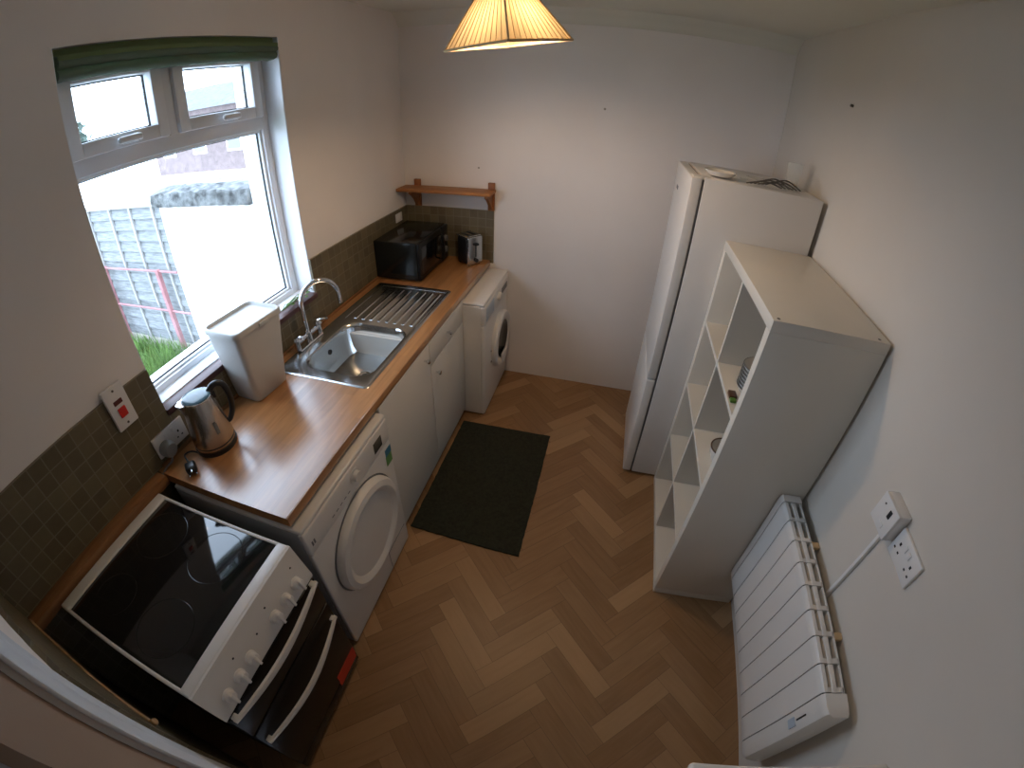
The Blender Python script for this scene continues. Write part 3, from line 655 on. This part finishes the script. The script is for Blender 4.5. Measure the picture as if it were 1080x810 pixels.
def toaster():
    c = Vector((.476, -.088, WTZ)); a = math.radians(38)   # long axis points to the wall corner
    t = thing('toaster', 'silver and black two-slot toaster right of the microwave', 'toaster', tuple(c))
    mt = rot_about(c, 0)
    # front (lever) end faces the room
    def W(x, y, z): return Vector((x, y, z))
    ang = math.radians(56)
    mt = rot_about(c, ang)     # local x runs along the width of the lever end, local +y away from it
    B().box(-.056, .056, -.060, .052, .008, .188, .018, 4, mtx=Matrix.Translation((0, 0, 0)) @ mt).build('body', 'blackplastic', t)
    f_ = B().box(-.060, .060, -.082, -.058, .006, .196, .012, 4, mtx=mt).build('front_end', 'steel', t)
    B().box(-.060, .060, -.060, .054, .188, .198, .004, 3, mtx=mt).build('top_plate', 'steel', t)
    for sx in (-.024, .024): B().box(sx-.011, sx+.011, -.045, .042, .195, .1992, .001, mtx=mt).build('slot', 'dark', t)
    B().box(-.004, .004, -.0835, -.080, .06, .155, .001, mtx=mt).build('lever_slot', 'dark', f_)
    B().box(-.016, .016, -.100, -.082, .138, .154, .005, 3, mtx=mt).build('lever', 'blackplastic', f_)
    B().cyl(mt @ Vector((.0, -.080, .036)), mt @ Vector((.0, -.094, .036)), .014, .013).build('browning_dial', 'blackplastic', f_)
    for sx in (-.04, .04):
        for sy in (-.06, .04): B().cyl(mt @ Vector((sx, sy, 0)), mt @ Vector((sx, sy, .01)), .008).build('foot', 'blackplastic', t)
toaster()

# wall shelf on brackets
def shelf():
    t = thing('wall_shelf', 'orange pine wall shelf on two brackets above toaster and microwave', 'shelf', (.33, -.08, 1.36))
    B().box(.004, .640, -.152, -.002, 1.362, 1.382, .004).build('shelf_board', 'shelfwood', t)
    for x in (.098, .612):
        br = B().box(x-.022, x+.022, -.022, -.002, 1.244, 1.425, .003)
        br = br.build('bracket', 'bracketwood', t)
        poly = [(-.022, 1.362), (-.140, 1.362), (-.140, 1.348), (-.105, 1.330), (-.070, 1.300), (-.045, 1.268), (-.022, 1.255)]
        B().prism(poly, 'x', x-.010, x+.010).build('gusset', 'bracketwood', br)
shelf()
# plaster between shelf and tiles is the wall itself; small white socket behind the microwave
def plate(name, label, cat, ax, pos, a0, a1, z0, z1, th=.009, group=None):
    return thing(name, label, cat, pos, group)
ms = thing('wall_socket', 'small white socket on the tiles behind the microwave', 'socket', (tt, -.19, 1.19))
B().box(tt, tt+.009, -.200, -.115, 1.165, 1.222, .003).build('face_plate', 'plastic_w', ms)
B().box(tt+.009, tt+.012, -.165, -.149, 1.185, 1.203, .001).build('rocker', 'plastic_w', ms)

# ------------------------------------------------------------------ switches and sockets on the left wall
def sockholes(b, along, face, sgn, u, z, s_=1):
    # british three-pin pattern
    for du, dz, w_, h_ in ((0, .012, .0035, .0045), (-.011, -.010, .0035, .0025), (.011, -.010, .0035, .0025)):
        if along == 'y': b.box(face-.001, face+sgn*.0008, u+du-w_, u+du+w_, z+dz-h_, z+dz+h_)
    return b
cs = thing('cooker_switch', 'tall white cooker switch plate with red rocker on the tiles', 'switch', (tt, -2.257, 1.2))
B().box(tt, tt+.012, -2.296, -2.214, 1.124, 1.278, .004, 3).build('face_plate', 'plastic_w', cs)
B().box(tt+.011, tt+.018, -2.270, -2.240, 1.165, 1.200, .003).build('rocker', 'redswitch', cs)
B().box(tt+.011, tt+.0135, -2.268, -2.240, 1.214, 1.226, .001).build('neon', 'darkred', cs) if False else None
M['darkred'] = mat('dark_red_neon', (0.10, 0.012, 0.008), 0.3)
B().box(tt+.011, tt+.0135, -2.272, -2.238, 1.212, 1.228, .001).build('neon', 'darkred', cs)
B().cyl((tt+.011, -2.255, 1.262), (tt+.0135, -2.255, 1.262), .004).build('screw', 'nail', cs)
B().cyl((tt+.011, -2.255, 1.140), (tt+.0135, -2.255, 1.140), .004).build('screw', 'nail', cs)
so = thing('double_socket', 'white double socket under the window sill, behind the kettle', 'socket', (tt, -2.14, .97))
B().box(tt, tt+.010, -2.216, -2.068, .930, 1.018, .003).build('face_plate', 'plastic_w', so)
for du, dz, w_, h_ in ((0, .012, .0035, .0045), (-.011, -.010, .0035, .0025), (.011, -.010, .0035, .0025)): B().box(tt+.009, tt+.0108, -2.105+du-w_, -2.105+du+w_, .965+dz-h_, .965+dz+h_).build('pin_hole', 'dark', so)
for y in (-2.160, -2.125): B().box(tt+.010, tt+.013, y-.006, y+.006, .990, 1.008, .001).build('rocker', 'plastic_w', so)
pg = thing('adaptor_plug', 'grey plug pushed into the double socket behind the kettle', 'plug', (tt+.03, -2.18, .96))
B().cyl((tt+.010, -2.182, .962), (tt+.045, -2.182, .962), .030, .026).build('plug_body', 'greyplastic2', pg) if False else None
M['greyplastic2'] = mat('mid_grey_plastic', (0.27, 0.27, 0.265), 0.5)
B().lathe([(.030, 0), (.031, .01), (.029, .030), (.024, .036), (.0001, .037)], mtx=Matrix.Translation((tt+.0105, -2.180, .958)) @ Matrix.Rotation(PI/2, 4, 'Y'), seg=28).build('plug_body', 'greyplastic2', pg)
B().tube([(tt+.03, -2.182, .935), (tt+.035, -2.195, .915), (tt+.03, -2.225, .908), (tt+.022, -2.262, .88), (tt+.02, -2.30, .84)], .004, 8).build('plug_cable', 'greyplastic2', pg)

# sprig on the sill
sp = thing('plant_sprig', 'small green sprig lying on the sill behind the tap', 'plant', (-.005, -1.30, WZ0+.004))
b = B(); rs = random.Random(2)
for k in range(9):
    a = rs.uniform(-.5, .5); y = -1.34+.022*k; b.tube([(-.02, -1.36, WZ0+.008), (-.012+.01*math.sin(k), y, WZ0+.022+.010*rs.random()), (rs.uniform(-.03, .015), y+.03, WZ0+.014)], .0016, 6, sub=4)
b.build('stems', 'plant', sp)
b = B()
for k in range(12):
    b.sph((rs.uniform(-.03, .012), -1.34+.2*rs.random(), WZ0+.012+.02*rs.random()), .007, (1, 1.8, .4), 8)
b.build('leaves', 'plant', sp)

# ------------------------------------------------------------------ right side
# fridge freezer
def fridge():
    xf, xb, xk, y0, y1, z1 = 1.696, 1.752, 2.272, -.872, -.322, 1.712
    t = thing('fridge_freezer', 'tall white fridge freezer at the far end of the right wall', 'fridge', (2.0, -.6, 0))
    B().box(xb, xk, y0, y1, .02, z1, .004).build('cabinet', 'white', t)
    B().box(xb-.012, xb, y0+.008, y1-.008, .03, z1-.01).build('door_gasket', 'greyplastic', t)
    d = B().box(xf, xb-.010, y0, y1, .703, z1-.002, .006, 3).build('fridge_door', 'white', t)
    B().box(xf-.0015, xf, y1-.175, y1-.115, z1-.125, z1-.108).build('badge', 'greyplastic', d)
    B().box(xf-.002, xf+.02, y0+.0, y0+.0, .70, .70) if False else None
    B().box(xf, xb-.010, y0, y1, .022, .693, .006, 3).build('freezer_door', 'white', t)
    B().box(xb-.045, xb+.03, y0+.02, y0+.09, z1-.010, z1+.002, .001).build('hinge_cover', 'white', t)
    for yy in (y0+.05, y1-.05):
        for xx in (xb+.03, xk-.05): B().cyl((xx, yy, 0), (xx, yy, .022), .018).build('foot', 'greyplastic', t)
fridge()
pl_ = thing('dish', 'shallow white dish lying on top of the fridge by its door', 'dish', (1.80, -.76, 1.712))
B().lathe([(.0001, .014), (.05, .014), (.062, .026), (.070, .027), (.064, .018), (.050, .006), (.0001, .004)], (1.830, -.765, 1.7145), 36).build('dish_body', 'ceramic', pl_)
bag = thing('plastic_bag', 'crumpled clear plastic bag of dark cable ties on the fridge top', 'bag', (2.08, -.75, 1.712))
def crumple(c, sx, sy, sz, seed):
    b2 = bmesh.new(); bmesh.ops.create_icosphere(b2, subdivisions=4, radius=1); r_ = random.Random(seed)
    ph = [(r_.uniform(3, 9), r_.uniform(3, 9), r_.uniform(3, 9), r_.uniform(0, 6)) for _ in range(5)]
    for v in b2.verts:
        k = 1+.10*sum(math.sin(a*v.co.x+b_*v.co.y+d_*v.co.z+e_) for a, b_, d_, e_ in ph)
        v.co = Vector((c[0]+v.co.x*sx*k, c[1]+v.co.y*sy*k, max(c[2]+v.co.z*sz*k, 1.7128)))
    b = B(); b._merge(b2); return b
crumple((2.08, -.745, 1.722), .12, .085, .020, 4).build('film', 'film', bag)
b = B(); r_ = random.Random(9)
for k in range(6):
    x = 1.965+.02*k; b.tube([(x-.03, -.825+.012*k, 1.718), (x+.05, -.835+.01*k, 1.738+.008*(k % 3)), (x+.13, -.81+.008*k, 1.722)], .0035, 6)
b.build('cable_ties', 'nail', bag)
cup = thing('plastic_cup', 'clear ribbed plastic cup at the back of the fridge top', 'cup', (2.20, -.62, 1.712))
B().lathe([(.0001, .002), (.026, .002), (.028, .004), (.038, .11), (.040, .112), (.037, .111), (.026, .006), (.0001, .005)], (2.20, -.62, 1.7125), 24).build('cup_wall', 'film', cup)
# nail etc
nl = B().cyl((WR, -.856, 2.119), (WR-.012, -.856, 2.12), .006).build('nail', 'nail', origin=(WR, -.856, 2.119)); tag(nl, 'small grey nail in the right wall, high above the fridge', 'nail')

for (q, c_, w_) in (((1.272, 0, 1.917), 'upper', .007), ((.522, 0, 1.513), 'lower', .006)):
    wp = B().cyl(q, (q[0], -.003, q[2]), w_, seg=14).build('wall_plug', 'filler', origin=q)
    tag(wp, 'small round filler plug in the far wall, the %s one' % c_+(' right of the lamp' if c_ == 'upper' else ' above the wall shelf'), 'wall plug')
# shelving unit 2 x 4
KX, KY0, KD, KW, KZ = 1.895, -1.6505, .39, .775, 1.470
def unit():
    t = thing('shelving_unit', 'white open cube shelving unit, two cells wide and four high', 'shelf unit', (KX+KD/2, KY0+KW/2, 0))
    x1 = KX+KD; T_ = .039
    B().box(KX, x1, KY0, KY0+T_, T_, KZ-T_, .0015).build('side_panel', 'foil', t)
    B().box(KX, x1, KY0+KW-T_, KY0+KW, T_, KZ-T_, .0015).build('side_panel', 'foil', t)
    B().box(KX, x1, KY0, KY0+KW, KZ-T_, KZ, .0015).build('top_panel', 'foil', t)
    B().box(KX, x1, KY0, KY0+KW, 0, T_, .0015).build('bottom_panel', 'foil', t)
    yc = KY0+KW/2; B().box(KX+.001, x1-.004, yc-.008, yc+.008, T_, KZ-T_).build('upright', 'foil', t)
    for k in (1, 2, 3):
        z = T_+(KZ-2*T_)*k/4
        for (a, c_) in ((KY0+T_, yc-.008), (yc+.008, KY0+KW-T_)): B().box(KX+.001, x1-.004, a, c_, z-.008, z+.008).build('shelf', 'foil', t)
    for (x, y) in ((KX+.02, KY0+.018), (x1-.035, KY0+.018)): B().cyl((x, y, KZ-.002), (x, y, KZ+.0006), .0055).build('screw_cap', 'nail', t)
unit()
SH = [.039+(1.47-.078)*k/4+.008 for k in (0, 1, 2, 3)]
# stack of bowls
bz = SH[3]; bc = (1.992, -1.462)
def bowl():
    t = thing('bowl', 'x', 'bowl', (bc[0], bc[1], bz))
    B().lathe([(.0001, .004), (.026, .004), (.045, .013), (.060, .034), (.0625, .037), (.064, .035), (.048, .010), (.028, .000), (.0001, .000)], (bc[0], bc[1], bz+.0005), 36).build('bowl_body', 'ceramic', t)
    B().torus((bc[0], bc[1], bz+.0368), .0633, .0013, 'z', 36, 6).build('rim_line', 'nail', t)
    return t
b0 = bowl(); NB = 7
order = ['lowest bowl of the white stack on the upper shelf', 'second bowl from the bottom of the white stack', 'third bowl from the bottom of the white stack', 'middle bowl of the white stack on the upper shelf', 'third bowl from the top of the white stack', 'second bowl from the top of the white stack', 'topmost white bowl of the stack on the upper shelf']
b0['label'] = order[0]; b0['group'] = 'stacked white bowls'
for k in range(1, NB): dup(b0, (bc[0], bc[1], bz+.0135*k), order[k], 'stacked white bowls')
gl = thing('drinking_glass', 'clear drinking glass standing behind the stacked white bowls', 'glass', (2.075, -1.53, bz))
B().lathe([(.0001, .002), (.029, .002), (.033, .12), (.031, .12), (.027, .008), (.0001, .008)], (2.075, -1.53, bz+.0005), 28).build('glass_wall', 'glass', gl)
pk = thing('food_packet', 'small red and green packet in front of the bowls on the shelf', 'packet', (KX+.03, KY0+.19, bz))
B().box(KX+.006, KX+.034, KY0+.135, KY0+.175, bz+.0003, bz+.014, .003).build('packet_top', 'brown', pk)
B().box(KX+.006, KX+.028, KY0+.112, KY0+.132, bz+.0003, bz+.012, .003).build('packet_end', 'plant', pk)
mg = thing('brown_bowl', 'brown glazed bowl one shelf below the white bowls', 'bowl', (1.985, -1.465, SH[2]))
B().lathe([(.0001, .004), (.035, .004), (.055, .045), (.060, .080), (.057, .080), (.050, .04), (.03, .010), (.0001, .010)], (1.985, -1.465, SH[2]), 36).build('bowl_body', 'ceramic', mg)
B().torus((1.985, -1.465, SH[2]+.080), .0585, .003, 'z', 36, 8).build('rim', 'brown', mg)

# radiator
def radiator():
    xf, y1, y0, z0, z1 = 2.185, -1.690, -2.385, .245, .808
    t = thing('electric_radiator', 'white sectioned electric radiator mounted on the right wall', 'radiator', (2.22, -2.04, z0))
    n = 8; p = (y1-y0)/n
    for k in range(n):
        a = y0+p*k; b = B()
        # curved front skin: slight roll-back at the top and bottom
        prof = [(xf+.030, z0-.004), (xf+.012, z0+.004), (xf+.003, z0+.030), (xf, z0+.08), (xf, z1-.03), (xf+.002, z1-.008), (xf+.008, z1), (xf+.020, z1), (xf+.020, z0+.02)]
        b.prism(prof, 'y', a+.0020, a+p-.0020)
        # spine and rear skin joined by ribs, leaving open slots in the top
        b.box(xf+.034, xf+.050, a+.0012, a+p-.0012, z0+.015, z1-.001, .001)
        b.box(xf+.070, xf+.075, a+.0012, a+p-.0012, z0+.015, z1-.003)
        b.box(xf+.018, xf+.073, a+.003, a+.018, z0+.02, z1-.003)
        b.box(xf+.018, xf+.072, a+.01, a+p-.01, (z0+z1)/2-.2, (z0+z1)/2-.19)
        sc_ = b.build('section', 'white', t)
        B().box(xf+.0035, xf+.018, a-.0018, a+.0018, z0+.03, z1-.006).build('seam_shade', 'dark', sc_)  # dark strip set into the gap to give it the blackness of shade
    b = B().prism([(xf+.030, z0-.004), (xf+.012, z0+.004), (xf+.003, z0+.030), (xf, z0+.08), (xf, z1-.03), (xf+.002, z1-.008), (xf+.008, z1+.001), (xf+.078, z1+.001), (xf+.078, z0)], 'y', y1+.002, y1+.035)
    b.build('end_cap', 'white', t)
    ec = []
    for (yy, s_) in ((y0-.002, 0), (y0-.040, .0), (y0-.060, .008), (y0-.068, .022)):
        ec.append([(px+(s_ if px < xf+.04 else 0), yy, pz+(s_ if pz < .4 else -s_*.4)) for px, pz in [(xf+.030, z0-.004), (xf+.012, z0+.004), (xf+.003, z0+.030), (xf, z0+.08), (xf, z1-.03), (xf+.002, z1-.008), (xf+.008, z1+.001), (xf+.078, z1+.001), (xf+.078, z0)]])
    c = B().loft(ec).build('end_cap', 'white', t); c['label'] = 'end cap holding the controls'
    B().box(xf-.0015, xf+.004, y0-.034, y0-.029, z1-.150, z1-.095).build('display', 'dark', c)
    B().box(xf-.0012, xf+.004, y0-.046, y0-.018, z1-.20, z1-.160).build('sticker', 'stickerw', c)
    for yy in (-1.86, -2.20):
        B().box(xf+.075, WR, yy-.012, yy+.012, z1-.03, z1-.015, .002).build('wall_bracket', 'cream', t)
        B().box(xf+.075, WR, yy-.012, yy+.012, z0+.08, z0+.1, .002).build('wall_bracket', 'cream', t)
radiator()
# spur, socket, conduit
fs = thing('fused_spur', 'raised white fused spur box above the double socket', 'switch', (WR, -2.035, 1.165))
B().box(WR-.036, WR, -2.088, -1.992, 1.118, 1.212, .003).build('back_box', 'plastic_w', fs)
B().box(WR-.044, WR-.036, -2.088, -1.992, 1.118, 1.212, .003).build('face_plate', 'plastic_w', fs)
B().box(WR-.047, WR-.043, -2.062, -2.050, 1.172, 1.196, .001).build('rocker', 'dark', fs)
B().box(WR-.046, WR-.043, -2.060, -2.035, 1.132, 1.146, .001).build('fuse_carrier', 'plastic_w', fs)
B().cyl((WR-.0455, -2.02, 1.19), (WR-.043, -2.02, 1.19), .003).build('screw', 'nail', fs)
ds = thing('double_socket', 'white double socket on the right wall beside the fused spur', 'socket', (WR, -2.15, 1.145))
B().box(WR-.011, WR, -2.224, -2.0935, 1.098, 1.186, .003, mtx=None).build('face_plate', 'plastic_w', ds)
for u in (-2.122, -2.196):
    for du, dz, w_, h_ in ((0, .012, .0035, .0045), (-.011, -.010, .0035, .0028), (.011, -.010, .0035, .0028)): B().box(WR-.0118, WR-.010, u+du-w_, u+du+w_, 1.138+dz-h_, 1.138+dz+h_).build('pin_hole', 'dark', ds)

for u in (-2.147, -2.170): B().box(WR-.0145, WR-.010, u-.006, u+.006, 1.152, 1.170, .001).build('rocker', 'plastic_w', ds)
cn = B().box(WR-.012, WR, -2.048, -2.036, .70, 1.118, .002).build('cable_conduit', 'plastic_w', origin=(WR, -2.04, .9)); tag(cn, 'thin white cable conduit dropping from the fused spur to the radiator', 'conduit')

# low white unit at the near right corner
lw = thing('low_cupboard', 'white low cupboard in the near right corner, only its edge showing', 'cupboard', (2.03, -2.75, 0))
B().box(1.79, WR-.004, YN+.006, -2.612, .0, .872, .004).build('carcass', 'laminate', lw)
B().box(1.778, WR-.003, YN+.004, -2.604, .872, .900, .010, 4).build('top', 'laminate', lw)
B().box(1.80, 2.285, -2.612, -2.600, .06, .86, .003).build('door', 'laminate', lw)

# mat
mtg = B(); r_ = random.Random(1)
pts = []
def jag(a, b_, n):
    return [(a[0]+(b_[0]-a[0])*k/n+r_.uniform(-.002, .002), a[1]+(b_[1]-a[1])*k/n+r_.uniform(-.002, .002)) for k in range(n)]
pts = jag((.617, -1.578), (1.212, -1.606), 24)+jag((1.212, -1.606), (1.213, -.680), 34)+jag((1.213, -.680), (.619, -.685), 24)+jag((.619, -.685), (.617, -1.578), 34)
mo = mtg.prism(pts, 'z', .0005, .009).build('door_mat', 'matrug', origin=(.915, -1.14, 0)); tag(mo, 'dark grey-green fibre mat on the floor before the cabinets', 'mat')

# ------------------------------------------------------------------ pendant lamp
def lamp():
    Lc, Nc, Rc = Vector((.790, -1.254, 2.109)), Vector((1.046, -1.408, 2.124)), Vector((1.1987, -1.151, 2.1605))
    C0 = (Lc+Rc)/2; Fc = 2*C0-Nc; Nn = (Rc-Lc).cross(Fc-Nc).normalized()
    if Nn.z < 0: Nn = -Nn
    t = thing('pendant_lamp', 'lit pendant lamp with square pleated cream fabric shade', 'lamp', (C0.x, C0.y, HC))
    Tc = C0+Nn*.205; k = .27
    cor = [Lc, Nc, Rc, Fc]; topc = [Tc+(c-C0)*k for c in cor]
    b = B()
    for i in range(4):
        a, c_, ta, tc_ = cor[i], cor[(i+1) % 4], topc[i], topc[(i+1) % 4]
        out = ((a+c_)/2-C0).normalized(); n = 12
        rows = []
        for j in range(n+1):
            s_ = j/n; off = out*(.0030 if j % 2 else -.0020)
            pb = a.lerp(c_, s_)+off; pt_ = ta.lerp(tc_, s_)+off*.4
            rows.append([pb, pt_])
        vs = [[b.bm.verts.new(p) for p in r_] for r_ in rows]
        for j in range(n):
            fc = b.bm.faces.new((vs[j][0], vs[j+1][0], vs[j+1][1], vs[j][1])); fc.material_index = 0
    sh = b.build('lamp_shade', 'shade', t, smooth=False)
    b = B()
    for i in range(4):
        a, c_, ta, tc_ = cor[i], cor[(i+1) % 4], topc[i], topc[(i+1) % 4]
        out = ((a+c_)/2-C0).normalized()*.0035
        for j in range(1, 12):
            s_ = j/12; pb = a.lerp(c_, s_)+out; pt_ = ta.lerp(tc_, s_)+out*.5; b.tube([pb, pt_], .0012, 4, sub=1)
    b.build('pleat_stitching', 'shadeline', sh)
    b = B()
    for i in range(4):
        b.tube([cor[i], cor[(i+1) % 4]], .0048, 8, sub=1); b.tube([topc[i], topc[(i+1) % 4]], .004, 8, sub=1); b.tube([cor[i], topc[i]], .0035, 8, sub=1)
    b.build('edge_binding', 'cream', sh)
    b = B().torus(Tc-Nn*.01, .022, .0015, 'z', 24, 6)
    for c_ in topc: b.tube([Tc-Nn*.01+(c_-Tc)*.3, c_], .0012, 6, sub=1)
    b.build('shade_carrier', 'chrome', sh)
    B().cyl(Tc-Nn*.055, Tc+Nn*.012, .017, .014).build('lamp_holder', 'plastic_w', t)
    bp = Tc-Nn*.055; BC = C0+Nn*.085
    B().lathe([(.013, .055), (.014, .045), (.024, .028), (.030, .008), (.029, -.008), (.020, -.024), (.0001, -.031)], BC+Nn*.028, 24).build('bulb', 'bulb', t)
    B().tube([Tc+Nn*.01, (C0.x+.01, C0.y+.005, 2.40), (C0.x, C0.y, HC-.02)], .0028, 8).build('cord', 'plastic_w', t)
    B().cyl((C0.x, C0.y, HC-.028), (C0.x, C0.y, HC), .03, .038).build('ceiling_rose', 'plastic_w', t)
lamp()

# ------------------------------------------------------------------ outdoors
g = B().box(-14, -.26, -8, 9, -.35, -.215).build('garden_ground', 'paving', origin=(-5, 0, -.3)); tag(g, 'pale bare garden ground outside the window', 'ground', kind='structure')
lwn = B().box(-4.6, -1.2, -6.0, -.30, -.215, -.190).build('lawn', 'grass', origin=(-3, -3, -.2)); tag(lwn, 'patch of green lawn at the foot of the garden fence', 'lawn', kind='stuff')
b = B(); rg = random.Random(11)
for k in range(7500):
    x = -1.8-2.4*rg.random(); y = -.26-1.5*rg.random(); h = .05+.12*rg.random(); a = rg.uniform(0, 2*PI); w_ = .006
    v = [b.bm.verts.new(p) for p in ((x-w_*math.cos(a), y-w_*math.sin(a), -.19), (x+w_*math.cos(a), y+w_*math.sin(a), -.19), (x+.03*math.sin(a), y+.03*math.cos(a), -.19+h))]
    b.bm.faces.new(v)
gr = b.build('grass_tufts', 'grass2', origin=(-3, -1, -.19), smooth=False); tag(gr, 'long grass blades growing by the garden fence', 'grass', kind='stuff')
FY = -.15
fn = thing('garden_fence', 'weathered grey overlap fence panels with pale battens in the garden', 'fence', (-3.6, FY, -.2))
b = B()
for k in range(13):
    z = -.19+.112*k; b.prism([(FY+.002, z), (FY+.020, z), (FY+.034, z+.126), (FY+.026, z+.126)], 'x', -6.2, -2.43)
b.build('panel_boards', 'fence', fn, smooth=False)
for x in (-2.55, -2.93, -3.31, -3.76, -4.2, -4.65, -5.1, -5.6):
    B().box(x-.014, x+.014, FY-.010, FY+.012, -.2, 1.27).build('batten', 'post', fn)
B().box(-6.2, -2.43, FY-.014, FY+.045, 1.268, 1.30).build('capping_rail', 'post', fn)
rf = thing('metal_frame', 'faded red steel rail frame standing in front of the fence', 'frame', (-3.2, FY-.06, -.2))
for z in (.65, .22): B().tube([(-5.2, FY-.06, z), (-2.36, FY-.06, z)], .011, 8, sub=1).build('rail', 'redmetal', rf)
for x in (-2.655, -3.66, -4.7): B().box(x-.022, x+.022, FY-.085, FY-.045, -.21, .665).build('post', 'redmetal', rf)
gw = B().box(-2.43, -1.25, FY, FY+.22, -.22, 1.262).build('garden_wall', 'render', origin=(-1.8, FY, 0)); tag(gw, 'white rendered garden wall to the right of the fence', 'wall')
b = B(); r_ = random.Random(4); rings = []
for k in range(31):
    x0 = -2.46+.0405*k; j = lambda q=.010: r_.uniform(-q, q)
    rings.append([(x0, FY-.045+j(), 1.262), (x0, FY-.05+j(), 1.32+j()), (x0, FY-.035+j(), 1.385+j(.014)), (x0, FY+.10, 1.405+j(.012)), (x0, FY+.24+j(), 1.39+j()), (x0, FY+.26, 1.262)])
b.loft(rings)
cp = b.build('wall_coping', 'coping', origin=(-1.8, FY, 1.26)); tag(cp, 'mossy grey coping stones along the white garden wall', 'coping')
hr = B().box(-1.245, -.27, FY, FY+.22, -.22, 2.9).build('house_return', 'render', origin=(-.8, FY, 0)); tag(hr, 'tall white rendered wall beside the kitchen window outside', 'wall')
def tree(x, y, h, r, label, seed):
    t = thing('tree', label, 'tree', (x, y, -.22), 'trees beyond the garden fence'); rs = random.Random(seed)
    B().cyl((x, y, -.22), (x, y, h*.7), .09, .05, 10).build('trunk', 'bark', t)
    b = B()
    for k in range(1100):
        th = rs.uniform(0, 2*PI); ph = math.acos(rs.uniform(-1, 1)); q = r*rs.random()**.4
        c = Vector((x+q*math.sin(ph)*math.cos(th), y+q*math.sin(ph)*math.sin(th), h*.72+q*math.cos(ph)*.8)); s_ = .05+.07*rs.random()
        d1 = Vector((rs.uniform(-1, 1), rs.uniform(-1, 1), rs.uniform(-1, 1))).normalized()*s_; d2 = d1.orthogonal().normalized()*s_*.6
        b.bm.faces.new([b.bm.verts.new(c+p) for p in (d1, d2, -d1, -d2)])
    b.build('foliage', 'tree', t, smooth=False)
tree(-9.5, 2.2, 2.6, 1.1, 'leafy green tree beyond the fence at the left of the window', 5)
tree(-9.0, 9.5, 2.4, 1.0, 'green bush by the far pale house beyond the garden wall', 6)
def house(x0, x1, y0, y1, h, label, mtl):
    t = thing('neighbouring_house', label, 'house', ((x0+x1)/2, (y0+y1)/2, -.22), 'houses beyond the garden')
    B().box(x0, x1, y0, y1, -.22, h).build('walls', mtl, t)
    ym = (y0+y1)/2
    B().prism([(y0-.2, h), (y1+.2, h), (ym, h+.9)], 'x', x0-.2, x1+.2).build('roof', 'roof', t)
    for k in range(3):
        xx = x0+(x1-x0)*(k+.5)/3
        w_ = B().box(xx-.4, xx+.4, y0-.03, y0, .5, 1.5).build('window', 'upvc', t); B().box(xx-.33, xx+.33, y0-.04, y0-.03, .57, 1.43).build('pane', 'greyplastic', w_)
house(-17, -11.2, 10.5, 14, 2.2, 'pale brick house beyond the garden wall', 'brick')
for o in S.objects:
    if '_o' in o: del o['_o']
